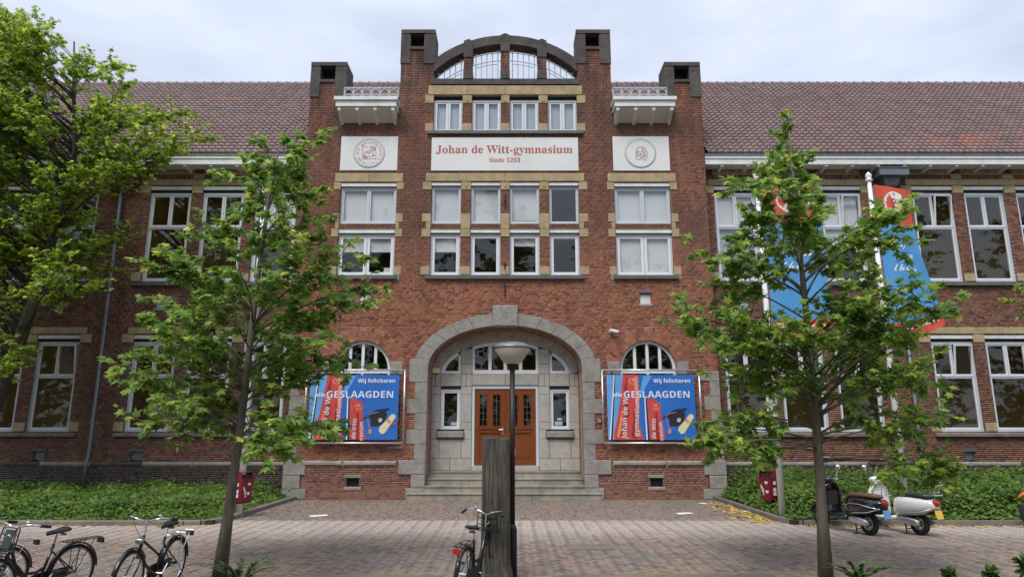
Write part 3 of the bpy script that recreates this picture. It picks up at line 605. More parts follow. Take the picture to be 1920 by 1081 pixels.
for s in (-1, 1):
    for p, q_, z0, z1 in ((1.08, 1.76, .79, 1.16), (1.76, 2.44, .79, 1.16), (1.08, 1.41, 1.16, 1.77), (1.41, 2.11, 1.16, 1.77), (2.11, 2.44, 1.16, 1.77), (1.08, 1.32, 1.77, 2.06), (2.2, 2.44, 1.77, 2.06),
                          (1.08, 1.44, 2.06, 2.3), (1.08, 1.44, 2.3, 3.17), (1.08, 1.44, 3.17, 3.44), (1.08, 1.27, 3.44, 3.84), (1.27, 1.44, 3.44, 3.84), (2.09, 2.44, 2.06, 2.3), (2.09, 2.44, 2.3, 3.17), (2.09, 2.44, 3.17, 3.44), (2.09, 2.27, 3.44, 3.84), (2.27, 2.44, 3.44, 3.84), (1.44, 2.09, 3.44, 3.84), (1.08, 1.44, 3.84, 4.16), (1.08, 1.44, 4.16, 4.66)):
        bs(s * p, s * q_, z0, z1)
    stone(s * 1.32, s * 2.2, 1.8, 2.02, 'granite', .1, YB, .2, 'stone_sill', ch=.03)
    # ring over the quarter lights
    f2 = lambda t: (2.1 * math.cos(t), 3.84 + 1.05 * math.sin(t)); f1 = lambda t: (2.5 * math.cos(t), 3.9 + 1.45 * math.sin(t))
    cuts = [0, R(17), R(32), R(46.6), R(59)]
    for i, (t0, t1) in enumerate(zip(cuts, cuts[1:])):
        T = np.linspace(t0, t1, 4); pg = [f2(t) for t in T] + [f1(t) for t in T[::-1]]; pg = [(s * x, z) for x, z in pg]; pstone(pg, YB, YB + .22, 'granite_pale', 'ashlar_voussoir')
    # side light and quarter light
    a, b = sorted((s * 1.44, s * 2.09)); window(a, b, 2.06, 3.44, YB, [(1, 1)], housing=0, gap=.1, sash=.05, set_=.06); MB().box(a, b, YB + .05, YB + .14, 3.345, 3.44).build('head_gap_shade', 'gap_shade', B)  # near-black strip over the side light stands in for shade in the gap
    T = np.linspace(0, R(45.5), 9); oc = [f2(t) for t in T]; ic = [(x - .1 if i == 0 else x - .09, z - (.0 if i == 0 else .085)) for i, (x, z) in enumerate(oc)]
    q = MB(); y0, y1 = YB + .06, YB + .14
    oc2 = [(x, z) for x, z in oc]; ic2 = [(1.98 * math.cos(t), 3.84 + .95 * math.sin(t)) for t in np.linspace(R(5), R(42), 9)]
    for i in range(8): q.prism([(s * oc2[i][0], oc2[i][1]), (s * oc2[i + 1][0], oc2[i + 1][1]), (s * ic2[i + 1][0], ic2[i + 1][1]), (s * ic2[i][0], ic2[i][1])], y0, y1)
    q.box(min(s * 1.445, s * 1.53), max(s * 1.445, s * 1.53), y0, y1 + .003, 3.85, 4.56); q.box(min(s * 1.53, s * 2.08), max(s * 1.53, s * 2.08), y0 + .002, y1, 3.85, 3.94); w = q.build('window', 'frame_white', B)
    pg = [(s * 1.53, 3.94)] + [(s * x, z) for x, z in ic2]; MB().prism(pg, YB + .1, YB + .106).build('pane', 'glass', w)
for k in range(5):
    T = np.linspace(R(59) + (R(121) - R(59)) * k / 5, R(59) + (R(121) - R(59)) * (k + 1) / 5, 4); pstone([f2(t) for t in T] + [f1(t) for t in T[::-1]], YB, YB + .22, 'granite_pale', 'ashlar_voussoir')
bs(-1.08, 0.0, 3.47, 3.84); bs(0.0, 1.08, 3.47, 3.84)
q = MB(); y0, y1 = YB + .06, YB + .14; top = lambda x: 3.84 + 1.05 * math.sqrt(1 - (x / 2.1) ** 2)
X = np.linspace(-1.08, 1.08, 13)
for a, b in zip(X, X[1:]): q.prism([(a, top(a)), (b, top(b)), (b, top(b) - .1), (a, top(a) - .1)], y0, y1)
q.box(-1.08, -1.0, y0 + .002, y1 - .002, 3.85, 4.66); q.box(1.0, 1.08, y0 + .002, y1 - .002, 3.85, 4.66); q.box(-1.0, 1.0, y0 + .003, y1, 3.85, 3.97)
for x in (-.5, 0, .5): q.box(x - .055, x + .055, y0 + .004, y1 - .004, 3.97, top(x) - .08)
w = q.build('window', 'frame_white', B)
for a, b in ((-1, -.555), (-.445, -.055), (.055, .445), (.555, 1)): MB().prism([(a, 3.97), (b, 3.97), (b, top(b) - .1), (a, top(a) - .1)], YB + .1, YB + .106).build('pane', 'glass', w)
q = MB(); q.box(-1.075, -.99, YB + .04, YB + .16, .94, 3.47); q.box(.99, 1.075, YB + .04, YB + .16, .94, 3.47); q.box(-.99, .99, YB + .04, YB + .16, 3.36, 3.47); q.build('door_frame', 'frame_grey', B)
for s in (-1, 1):
    a, b = (-.985, -.004) if s < 0 else (.004, .985); y0, y1 = YB + .07, YB + .13; q = MB()
    m0 = (a + b) / 2
    q.box(a, a + .13, y0, y1, .96, 3.35); q.box(b - .13, b, y0, y1, .96, 3.35); q.box(a + .13, b - .13, y0, y1, .96, 1.18); q.box(a + .13, b - .13, y0, y1, 2.0, 2.16); q.box(a + .13, b - .13, y0, y1, 3.2, 3.35); q.box(m0 - .07, m0 + .07, y0, y1, 2.16, 3.2)
    q.box(a + .13, b - .13, y0 + .025, y1 - .005, 1.18, 2.0)
    for x0, x1 in ((a + .13, m0 - .07), (m0 + .07, b - .13)): frame_ring(q, x0, x1, 2.16, 3.2, y0 - .012, y0 + .02, .03)
    frame_ring(q, a + .13, b - .13, 1.18, 2.0, y0 - .012, y0 + .03, .035); q.box(a + .1, b - .1, y0 - .03, y0, 2.08, 2.12)
    d = q.build('door_leaf', 'door_wood', B)
    for x0, x1 in ((a + .16, m0 - .1), (m0 + .1, b - .16)):
        MB().box(x0, x1, y0 + .03, y0 + .036, 2.19, 3.17).build('pane', 'glass', d)
        g = MB(); xm = (x0 + x1) / 2; g.box(xm - .006, xm + .006, y0 + .02, y0 + .029, 2.19, 3.17)
        for k in range(1, 5): g.box(x0, x1, y0 + .019, y0 + .028, 2.19 + .196 * k - .005, 2.19 + .196 * k + .005)
        g.build('glazing_bars', 'slate', d)
    if s < 0: MB().box(b - .1, b - .05, y0 - .015, y0, 1.92, 2.14).tube([(b - .075, y0 - .05, 2.06), (b - .2, y0 - .05, 2.06)], .012, 6).tube([(b - .075, y0, 2.06), (b - .075, y0 - .05, 2.06)], .012, 6).build('door_handle', 'steel', d)
MB().box(1.6, 1.85, YB + .13, YB + .134, 2.2, 2.32).build('notice', 'paper_tint', B); MB().box(1.68, 1.83, YB + .14, YB + .144, 2.36, 2.43).build('notice', 'paper_white', B); MB().box(-1.75, -1.52, YB + .13, YB + .134, 2.2, 2.3).build('notice', 'paper_tint', B)
MB().box(-2.36, -2.13, YB - .1, YB, 3.86, 4.02).build('porch_lamp', 'scroll', B)
# steps
for z0, z1, hw, y0, y1, js in ((-.05, .2, 2.92, -.42, .0, (-2.92, -2.6, -1.0, .8, 2.2, 2.92)), (.2, .39, 2.68, -.1, .3, (-2.68, -1.3, .5, 1.7, 2.68)), (.39, .585, 2.42, .2, .5, (-2.42, -1.1, .9, 2.42)), (.585, .785, 2.42, .5, .85, (-2.42, -.9, .55, 2.42))):
    for a, b in zip(js, js[1:]):
        q = MB(); q.box(a + .004, b - .004, y0, y1 + .3, z0, z1 - .035); q.box(a + .004, b - .004, y0 - .025, y1 + .3, z1 - .034, z1); q.build('step_block', 'step_stone', B)
stone(-1.08, 1.08, .785, .95, 'granite_pale', .06, YB, .3, 'threshold')
# ---- wings --------------------------------------------------------------------------------
YW = .55; GR = [[(7.12, 8.55), (8.92, 10.35), (10.72, 12.15)], [(13.88, 15.28), (15.65, 17.05), (17.43, 18.83)], [(20.6, 22.0), (22.37, 23.77), (24.14, 25.5)]]
for s in (-1, 1):
    mir = lambda a, b: tuple(sorted((s * a, s * b)))
    hs = []
    for g in GR:
        for a, b in g: hs += [('r', *mir(a, b), 2.0, 5.12), ('r', *mir(a, b), 6.88, 10.24)]
    vts = [(11.43, 11.83), (14.55, 14.9), (7.95, 8.3)] if s < 0 else [(14.52, 14.85), (8.0, 8.35), (17.3, 17.65)]
    vts2 = [(14.6, 14.97), (11.2, 11.55)] if s < 0 else [(7.7, 8.03), (11.35, 11.7)]
    for a, b in vts: hs.append(('r', *mir(a, b), 1.13, 1.38))
    for a, b in vts2: hs.append(('r', *mir(a, b), 5.97, 6.27))
    wall('wing_wall', *mir(6.6, 26.0), 1.07, 10.45, YW, hs, 'brick_wing', 'mortar_dark', B)
    wall('wing_plinth', *mir(6.6, 26.0), 0.05, .93, YW - .07, [], 'brick_plinth_dark', 'mortar_pale', B, th=.36)
    wall('soldier_course', *mir(6.6, 26.0), 10.45, 10.62, YW - .01, [], 'brick_wing', 'mortar_dark', B, soldier=True, dz=.17)
    wall('frieze_wall', *mir(6.6, 26.0), 10.62, 10.98, YW + .02, [], 'brick_wing', 'mortar_dark', B)
    x = 6.6
    while x < 25.9: stone(s * x, s * min(x + 1.6, 26.0), .93, 1.075, 'stone_dark' if random.random() < .5 else 'granite', .1, YW, .1, 'coping_stone', ch=.04); x += 1.6
    for a, b in vts: a, b = mir(a, b); MB().box(a, b, YW + .08, YW + .1, 1.13, 1.38).build('vent_grille', 'zinc', B); stone(a - .05, b + .05, 1.38, 1.46, 'slate', .015, YW)
    for a, b in vts2: a, b = mir(a, b); MB().box(a, b, YW + .08, YW + .1, 5.97, 6.27).build('vent_grille', 'iron_grey', B); stone(a - .05, b + .05, 6.27, 6.36, 'slate', .015, YW, name='vent_lintel'); stone(a - .05, b + .05, 5.89, 5.97, 'granite', .02, YW, name='vent_sill')
    for gi, g in enumerate(GR):
        g0, g1 = g[0][0], g[-1][1]
        for (zb, zt, zs) in ((2.0, 5.12, 1.85), (6.88, 10.24, 6.73)):
            pts = [g0 - .2] + [(a[1] + b[0]) / 2 for a, b in zip(g, g[1:])] + [g1 + .2]
            for a, b in zip(pts, pts[1:]): stone(s * a, s * b, zt, zt + .22, proud=.03, y=YW)
            for xe, d in ((g0, -1), (g1, 1)):
                stone(s * xe, s * (xe + d * .38), zt - .28, zt, y=YW); stone(s * xe, s * (xe + d * .32), zb, zb + .3, y=YW)
            for a, b in zip(g, g[1:]): stone(s * a[1], s * b[0], zt - .28, zt, y=YW); stone(s * a[1], s * b[0], zb, zb + .28, y=YW)
            a, b = mir(g0 - .25, g1 + .25); MB().add([(a, YW - .1, zs), (b, YW - .1, zs), (b, YW + .1, zs), (a, YW + .1, zs), (a, YW - .1, zs + .08), (b, YW - .1, zs + .08), (b, YW + .1, zs + .147), (a, YW + .1, zs + .147)], [(0, 3, 2, 1), (4, 5, 6, 7), (0, 1, 5, 4), (1, 2, 6, 5), (2, 3, 7, 6), (3, 0, 4, 7)]).build('window_sill', 'slate' if zb > 5 else 'kerb_stone', B)
            for k, (a, b) in enumerate(g):
                bl = []
                if s > 0 and gi == 0 and zb > 5: bl = [(0, 0, .99, 'blind_blue') if k == 0 else (0, 0, .45, 'blind'), (1, 0, .99, 'blind'), (1, 1, .99, 'blind')]
                if s < 0 and gi == 0 and zb > 5 and k == 0: bl = [(1, 0, .99, 'blind'), (1, 1, .99, 'blind')]
                tl = {(1, 1 if s > 0 else 1)} if (k, gi) in ((0, 1), (2, 0)) and s > 0 or (k, gi, s) == ((0 if zb < 5 else 1), 1, -1) else None
                window(*mir(a, b), zb, zt, YW, [(.62, 1), (.38, 2)], housing=.15, gap=.1, blinds=bl, sash=.04, tilt=tl, fw=.085)
        for k, (a, b) in enumerate(g):
            wall('frieze_panel', *mir(a - .02, b + .02), 10.62, 10.86, YW - .012, [], 'brick_yellow', 'mortar', B, th=.1)
        for a, b in zip(g, g[1:]): stone(s * (a[1] - .0), s * b[0], 10.47, 10.66, y=YW, proud=.03); stone(s * (a[1] - .0), s * b[0], 10.84, 10.98, y=YW, proud=.03)
        for x in (g0 - .2, g1 + .2): stone(s * (x - .15), s * (x + .15), 10.84, 10.98, y=YW, proud=.03)
    # cornice
    a, b = mir(6.73, 26.0); q = MB(); q.box(a, b, .03, .5, 10.80, 11.06); q.box(a, b, -.0, .4, 11.0, 11.1); c = q.build('cornice', 'cornice_white', B)
    MB().box(a, b, .12, YW + .1, 10.95, 10.975).build('cornice_soffit', 'balcony_cream', c); MB().box(a, b, -.025, .3, 11.1, 11.15).build('gutter_edge', 'zinc', c)
    x = 7.3
    while x < 25.9:
        t = MB(); X0, X1 = mir(x - .05, x + .05); t.add([(X0, YW, 10.68), (X1, YW, 10.68), (X1, YW, 10.95), (X0, YW, 10.95), (X0, .06, 10.74), (X1, .06, 10.74), (X1, .06, 10.81), (X0, .06, 10.81)], [(0, 1, 5, 4), (4, 5, 6, 7), (1, 2, 6, 5), (0, 4, 7, 3)]); t.build('bracket', 'cornice_white', c); x += .88
    # hopper head and downpipe
    hx = s * 13.05; q = MB(); a, b = hx - .5, hx + .5
    q.add([(a, -.1 + .1, 10.42), (b, 0, 10.42), (b, YW, 10.42), (a, YW, 10.42), (a, 0, 10.66), (b, 0, 10.66), (b, YW, 10.66), (a, YW, 10.66)], [(0, 3, 2, 1), (4, 5, 6, 7), (0, 1, 5, 4), (1, 2, 6, 5), (2, 3, 7, 6), (3, 0, 4, 7)])
    q.loft([[(hx - w_, YW - .02 - d_, z), (hx + w_, YW - .02 - d_, z), (hx + w_, YW, z), (hx - w_, YW, z)] for w_, d_, z in ((.1, .2, 10.05), (.22, .3, 10.15), (.3, .36, 10.42))]); q.box(a - .02, b + .02, -.03, YW, 10.66, 10.69)
    h = q.build('hopper_head', 'zinc', B); MB().tube([(hx - .2, .2, 10.66), (hx - .2, .2, 10.95)], .03, 6).tube([(hx + .2, .2, 10.66), (hx + .2, .2, 10.95)], .03, 6).build('rods', 'zinc', h)
    p = MB().tube([(hx, YW - .13, 10.1), (hx, YW - .13, 1.35), (hx, YW - .2, 1.05), (hx, YW - .2, .05)], .055, 10); o = p.build('downpipe', 'zinc', B, smooth=True)
    for z in (8.6, 6.5, 4.4, 2.3): MB().lathe([(.055, -.03), (.07, -.03), (.07, .03), (.055, .03)], 10, (hx, YW - .13, z)).build('pipe_collar', 'zinc', o)
    # rooms behind the glass
    a, b = mir(6.4, 26.0); q = MB()
    q.box(a, b, 3.4, 3.5, .3, 11); q.build('room_wall', 'room_ochre', B); q = MB(); q.box(a, b, YW + .32, 3.4, 5.35, 6.6); q.box(a, b, YW + .32, 3.4, .6, .9); q.box(a, b, YW + .32, 3.4, 10.6, 10.75)
    q.build('room_floor', 'room_dark', B); q = MB()
    for x in (6.5, 12.9, 19.6, 25.9): X0, X1 = mir(x - .06, x + .06); q.box(X0, X1, YW + .31, 3.4, .9, 5.35); q.box(X0, X1, YW + .31, 3.4, 6.6, 10.6)
    q.build('room_partition', 'room_ochre', B)
    # end and back walls under the roof
    X0, X1 = mir(26.0, 26.3); q = MB(); MB().box(X0, X1, YW, 11.5, 0, 11.1).build('end_wall', 'brick_wing', B)
q = MB(); q.box(-6.3, 6.3, 4.5, 4.6, .3, 13.6); q.build('hall_wall', 'room_ochre', B); q = MB()
for z0, z1 in ((.6, .78), (5.9, 6.7), (10.5, 11.8), (13.4, 13.6)): q.box(-6.38, 6.38, 1.0 if z0 < 5 else .32, 4.5, z0, z1)
for x in (-3.2, 3.2): q.box(x - .06, x + .06, 1.2, 4.5, .8, 13.4)
q.build('hall_floor', 'room_dark', B); MB().box(-26.3, 26.3, 11.5, 11.8, 0, 11.1).build('rear_wall', 'brick_wing', B)
# ---- roof: rows of pantiles ----------------------------------------------------------------------
def roof():
    y0, z0, y1, z1 = .0, 11.16, 5.72, 16.85; rows = 28; L = math.hypot(y1 - y0, z1 - z0); d = np.array([(y1 - y0) / L, (z1 - z0) / L]); nn = np.array([-d[1], d[0]])
    tw_ = .22; xs_ = np.arange(-26.4, 26.4, tw_); seg = 6; prof_u = np.linspace(0, 1, seg + 1); prof_h = .030 * np.cos(2 * math.pi * (prof_u - .25)) + .012 * np.cos(4 * math.pi * prof_u)
    V = []; F = []; RN = []; step = L / rows; base = 0
    for r in range(rows):
        t0, t1 = r * step, (r + 1) * step + .04
        for x in xs_:
            if abs(x + .1) < 6.85 and r < 8: continue
            j = random.uniform(-.003, .003); rv = min(.93, random.random() * .95)
            if (x > 14.6 and 1 <= r <= 5 and random.random() < .4 - .09 * abs(r - 3)) or (x > 11.6 and x < 12.1 and r == 9) or (-12.2 < x < -11 and r == 20) or random.random() < .002: rv = random.uniform(.96, 1)
            ring = []
            for tt, hh in ((t0, .045), (t0, .1), (t1, .03)):
                for u, ph in zip(prof_u, prof_h):
                    h = (ph + .03 + hh - .03) if hh != .045 else .0 + ph * .6 - .02
                    ring.append((x + u * tw_, y0 + d[0] * tt + nn[0] * (h + j), z0 + d[1] * tt + nn[1] * (h + j)))
            V += ring; k = seg + 1
            for a in range(2):
                for i in range(seg): F.append((base + a * k + i, base + a * k + i + 1, base + (a + 1) * k + i + 1, base + (a + 1) * k + i)); RN.append(rv)
            base += 3 * k
    q = MB(); q.add([(-26.4, .05, 11.08), (26.4, .05, 11.08), (26.4, 5.75, 16.72), (-26.4, 5.75, 16.72), (26.4, 11.5, 11.0), (-26.4, 11.5, 11.0)], [(0, 1, 2, 3), (3, 2, 4, 5)])
    ro = q.build('roof', 'stone_dark', B); npmesh('pantiles', np.array(V), np.array(F), np.array(RN), 'roof_tile', ro, 'stuff')
    q = MB(); x = -26.4
    while x < 26.4:
        q.loft([[(xx, 5.72 + rr * math.cos(t), 16.82 + rr * math.sin(t)) for t in np.linspace(-.3, math.pi + .3, 7)] for xx, rr in ((x, .13), (x + .34, .11), (x + .34, .145), (x + .4, .145))], r=random.random() * .8); x += .4
    q.build('ridge_tiles', 'roof_tile', ro, kind='stuff')
roof()
# ================================================================== ground
g = MB(); g.add([(-600, -600, -.03), (600, -600, -.03), (600, 600, -.03), (-600, 600, -.03)], [(0, 1, 2, 3)]); GO = g.build('ground', 'asphalt', kind='structure')
pv = MB(); pv.add([(-20, -16, -.0022), (20, -16, -.0022), (20, .6, -.0022), (-20, .6, -.0022)], [(0, 1, 2, 3)]); PV = pv.build('paving', 'paving', kind='structure')
def paving():
    out = []                                              # x, y, half along, half across, angle
    W_, L_ = .068, .204; ang = R(45); ca, sa = math.cos(ang), math.sin(ang)
    for j in range(-220, 220):
        for i in range(-220, 220):
            k = (i - j) % 6
            if k == 0: px, py, a = (i + 1.5) * W_, (j + .5) * W_, 0
            elif k == 5: px, py, a = (i + .5) * W_, (j + 1.5) * W_, math.pi / 2
            else: continue
            x, y = px * ca - py * sa, px * sa + py * ca - 9
            if -13.6 < y < -4.92 and abs(x - .2) < 9.6 + (y + 11.4) * .72 and (abs(x) < 6.3 or y < -5.72): out.append((x, y, L_ / 2 - .003, W_ / 2 - .004, a + ang))
    y = -.45
    for r in range(65):
        x0 = -6.3 + (r % 2) * 0
    for c in range(int(12.6 / W_)):
        x = -6.3 + (c + .5) * W_; y = -4.88 + (c % 2) * .1 + .1
        while y < .0: out.append((x, y, L_ / 2 - .003, W_ / 2 - .004, math.pi / 2)); y += L_
    x = -6.3 + .05
    while x < 6.28: out.append((x, -4.95, .0, 0, 0)); x += .21
    return [o for o in out if o[2] > 0]
PB = paving()
def prio(o): return abs(o[1] + 11.0) + (0 if -6.5 < o[0] < 6.8 else 9) + (5 if -.75 < o[0] < .8 else 0)
PB.sort(key=prio); single = PB[:300]; rest = np.array(PB[300:])
var = []
for k in range(10):
    q = MB().box(-.098, .098, -.03, .03, -.05, .0, (k + .5) / 10); v = q.build('paving_brick', 'paving', PV); var.append(v)
# shared meshes: world-anchored colour comes from the random attribute, so each brick keeps its own tone
for i, (x, y, a, b, an) in enumerate(single):
    o = var[i] if i < 10 else link('paving_brick', var[i % 10].data, PV)
    o.location = (x, y, random.uniform(-.002, .002)); o.rotation_euler = (random.uniform(-.01, .01), random.uniform(-.008, .008), an)
n = len(rest); r_ = RNG.random(n); ca, sa = np.cos(rest[:, 4]), np.sin(rest[:, 4]); zt = RNG.uniform(-.003, .003, n); tx = RNG.uniform(-.01, .01, n); ty = RNG.uniform(-.02, .02, n)
V = np.empty((n, 8, 3))
for k, (sx_, sy_, top) in enumerate([(-1, -1, 0), (1, -1, 0), (1, 1, 0), (-1, 1, 0), (-1, -1, 1), (1, -1, 1), (1, 1, 1), (-1, 1, 1)]):
    lx, ly = rest[:, 2] * sx_, rest[:, 3] * sy_
    V[:, k, 0] = rest[:, 0] + lx * ca - ly * sa; V[:, k, 1] = rest[:, 1] + lx * sa + ly * ca; V[:, k, 2] = (zt + lx * tx + ly * ty) if top else -.05
QP = QF.copy(); QP[2] = [2, 3, 7, 6]
F = (QP[None] + (np.arange(n) * 8)[:, None, None]).reshape(-1, 4); npmesh('paving_bricks', V.reshape(-1, 3), F, np.repeat(r_, 5), 'paving', PV, 'stuff')
# beds, kerbs
for s in (-1, 1):
    q = MB(); a, b = sorted((s * 6.42, s * 20)); q.box(a, b, -5.66, .6, -.02, .09); SO = q.build('flower_bed_soil', 'soil', kind='structure')
    q = MB(); KB = MB(); nseg = 0
    path = [(s * 20, -5.75)] + [(s * x, -5.75) for x in np.arange(19, 7.0, -1.0)] + [(s * (6.35 + .65 - .65 * math.sin(t)), -5.75 + .65 - .65 * math.cos(t)) for t in np.linspace(0, math.pi / 2, 4)] + [(s * 6.35, y) for y in np.arange(-4.3, -.2, .95)] + [(s * 6.35, -.12)]
    kp = None
    for p0, p1 in zip(path, path[1:]):
        d = Vector((p1[0] - p0[0], p1[1] - p0[1], 0)); L = d.length
        if L < .05: continue
        d /= L; nrm = Vector((-d.y, d.x, 0)) * .065; A = Vector((*p0, 0)) + d * .004; Bv = Vector((*p1, 0)) - d * .004; h = .105
        t = MB(); ring = lambda c: [c - nrm + Vector((0, 0, -.05)), c + nrm + Vector((0, 0, -.05)), c + nrm + Vector((0, 0, h)), c - nrm * .7 + Vector((0, 0, h)), c - nrm + Vector((0, 0, h - .02))]
        t.loft([ring(A), ring(Bv)])
        if kp is None: kp = t.build('kerb', 'kerb_stone', kind='structure')
        else: t.build('kerb_block', 'kerb_stone', kp)
# ================================================================== leaves
def leaf_template(kind):
    if kind == 'maple': ang = [(0, 1), (14, .62), (27, .50), (47, .86), (62, .5), (80, .40), (104, .52), (150, .16)]
    elif kind == 'small': ang = [(0, 1), (26, .48), (50, .8), (110, .38)]
    else: ang = [(0, 1), (35, .62), (80, .36)]
    pts = [(0.0, 0.0, .03)]; full = [(a, r) for a, r in ang[::-1]] + [(-a, r) for a, r in ang[1:]]
    for a, r in full: x, y = r * math.cos(R(a)), r * math.sin(R(a)); pts.append((x, y, -.18 * abs(y) - .12 * max(0, x) ** 2))
    n = len(full); F = [(0, i + 2, i + 1) for i in range(n - 1)]
    return np.array(pts), np.array(F)
def leaves(name, pos, axis, nrm, size, kind, m, parent, rn=None, k='stuff'):
    T, F = leaf_template(kind); n = len(pos)
    a = axis / np.linalg.norm(axis, axis=1, keepdims=True); nn = nrm - a * (nrm * a).sum(1, keepdims=True); nn /= np.linalg.norm(nn, axis=1, keepdims=True) + 1e-9; b = np.cross(nn, a)
    V = pos[:, None] + size[:, None, None] * (T[None, :, 0:1] * a[:, None] + T[None, :, 1:2] * b[:, None] + T[None, :, 2:3] * nn[:, None])
    FF = (F[None] + (np.arange(n) * len(T))[:, None, None]).reshape(-1, 3)
    if rn is None: rn = RNG.random(n)
    return npmesh(name, V.reshape(-1, 3), FF, np.repeat(rn, len(F)), m, parent, k)
def curve3(p0, c, p1, n=8): return [p0 * (1 - t) ** 2 + c * (2 * t * (1 - t)) + p1 * t * t for t in np.linspace(0, 1, n)]
def make_tree(root, trunk, rads, tips, lsize, kind, leafm, barkm, twigs=9, per=8, spread=.38, flat=.5, tw_r=.012, start=.35, attach=.6, zmin=0, droop=.45, dens=1.0):
    """trunk: polyline; tips: limb ends; each limb leaves the trunk below its tip and carries leafy twigs"""
    tp = [Vector(p) for p in trunk]; q = MB(); q.tube(tp, rads, 12)
    LP, LA, LN, LS = [], [], [], []; br = MB()
    zs = [p.z for p in tp]
    def at_z(z):
        z = max(zs[0], min(zs[-1], z))
        for i in range(len(tp) - 1):
            if zs[i] <= z <= zs[i + 1]:
                f = (z - zs[i]) / max(1e-6, zs[i + 1] - zs[i]); return tp[i].lerp(tp[i + 1], f), rads[i] + (rads[i + 1] - rads[i]) * f
        return tp[-1], rads[-1]
    for tip in tips:
        tip = Vector(tip); base, br_ = at_z(tip.z); h = math.hypot(tip.x - base.x, tip.y - base.y)
        af = attach * (min(1, max(.12, (tip.z - zmin) / 2.2)) if kind == 'maple' else 1); p0, r0 = at_z(max(zmin, tip.z - af * h - .15) + (random.uniform(0, .35) if kind == 'maple' else 0)); L = (tip - p0).length
        if L < .1: continue
        c = p0.lerp(tip, .45) + Vector((0, 0, .13 * L)) + Vector((random.uniform(-.13, .13), random.uniform(-.13, .13), random.uniform(-.04, .04))) * L
        pts = curve3(p0, c, tip, 8); ra = min(r0 * .5, .006 + .008 * L)
        br.tube(pts, [ra + (.004 - ra) * (i / 7) ** .8 for i in range(8)], 5)
        nt = max(3, int(twigs * (L ** .5) * dens)); start_ = .74 if kind == 'maple' and tip.z < 1.9 else start
        for k in range(nt):
            t = start_ + (1 - start_) * (k + random.random()) / nt; t = min(t, 1); i = min(6, int(t * 7)); p = pts[i].lerp(pts[i + 1], t * 7 - i); d = (pts[i + 1] - pts[i]).normalized()
            side = Vector((random.gauss(0, 1), random.gauss(0, 1), random.gauss(0.1, flat))); dr = (d * .8 + side.normalized()).normalized(); tl = spread * random.uniform(.45, 1.15)
            e = p + dr * tl; br.tube([p, p.lerp(e, .5) + Vector((0, 0, .02)), e], [tw_r * .55, tw_r * .45, tw_r * .25], 3, caps=False)
            for m_ in range(per):
                f = random.uniform(.25, 1.05); b = p.lerp(e, f); out = (dr * .5 + Vector((random.gauss(0, .8), random.gauss(0, .8), random.uniform(-droop * 1.6, .25)))).normalized()
                LP.append(b + out * lsize * .25); LA.append(out); LN.append(Vector((random.gauss(0, .55), random.gauss(0, .55) - .25, 1))); LS.append(lsize * random.uniform(.6, 1.15))
    to = q.build('trunk', barkm, root, smooth=True); br.build('limbs', barkm, to, smooth=True)
    leaves('crown', np.array([tuple(v) for v in LP]), np.array([tuple(v) for v in LA]), np.array([tuple(v) for v in LN]), np.array(LS), kind, leafm, root)
    return len(LP)
def px_tips(px, D, dep):
    out = []
    for x, y in px:
        d = D + random.uniform(-dep, dep); X, Z = P(x, y, d); out.append((X, CAMY + d, Z))
    return out
# ---- two young maples on the pavement
TL = [(575, 262), (545, 290), (498, 290), (432, 325), (555, 340), (585, 370), (470, 350), (520, 410), (590, 410), (425, 420), (610, 455), (672, 470), (480, 460), (365, 440), (310, 470), (285, 490), (340, 500), (560, 510), (640, 515), (712, 552), (685, 540), (650, 575), (268, 600), (330, 580), (222, 690), (268, 668), (255, 710), (305, 745), (265, 790), (335, 785), (385, 800), (600, 625), (672, 690), (640, 660), (560, 610), (525, 680), (580, 715), (545, 780), (520, 835), (485, 800), (500, 845), (440, 770), (640, 800), (600, 805), (390, 650), (420, 570), (300, 560), (360, 700), (470, 560), (520, 540), (440, 500), (390, 530), (540, 450), (500, 620), (460, 690), (340, 640), (600, 560), (560, 660), (400, 740), (520, 370), (450, 400), (310, 620)]
TR = [(1477, 250), (1495, 300), (1455, 305), (1525, 365), (1395, 345), (1425, 335), (1540, 390), (1400, 410), (1310, 465), (1335, 490), (1262, 600), (1285, 590), (1305, 565), (1355, 525), (1335, 640), (1285, 610), (1345, 700), (1310, 805), (1335, 835), (1380, 830), (1350, 790), (1420, 790), (1405, 845), (1440, 845), (1712, 385), (1690, 425), (1660, 415), (1700, 450), (1770, 575), (1785, 565), (1740, 600), (1745, 545), (1700, 620), (1760, 690), (1735, 700), (1700, 700), (1772, 775), (1750, 790), (1715, 815), (1785, 875), (1755, 885), (1710, 875), (1600, 720), (1560, 700), (1640, 620), (1600, 560), (1560, 480), (1600, 460), (1640, 520), (1500, 600), (1450, 650), (1400, 600), (1450, 520), (1500, 450), (1385, 720), (1480, 720), (1540, 640), (1470, 400), (1430, 460), (1380, 480), (1560, 570), (1650, 700), (1660, 580), (1480, 340), (1360, 590), (1420, 700), (1505, 335), (1445, 365), (1512, 410), (1480, 300), (1430, 400), (1490, 370), (1530, 440), (1370, 440), (1600, 620), (1690, 540)]
def maple(px, base, top, label, nm='maple_tree'):
    t = thing(nm, label, 'tree'); zt = top[1]; D = base[1] - CAMY
    bx, by = base; pts = []; rd = []
    for k in range(9):
        f = k / 8; z = zt * f; pts.append((bx + (top[0] - bx) * f ** 1.6 + .05 * math.sin(5 * f), by + .06 * math.sin(4 * f + 1), z)); rd.append(0.068 * (1 - f) ** .75 + .01 + (.03 * (1 - f) ** 14))
    tips = px_tips(px, D, 1.25); make_tree(t, pts, rd, tips, .128, 'maple', 'leaf_maple', 'bark', twigs=10.5, per=10, spread=.42, attach=.62, zmin=1.55, droop=.55)
    return t
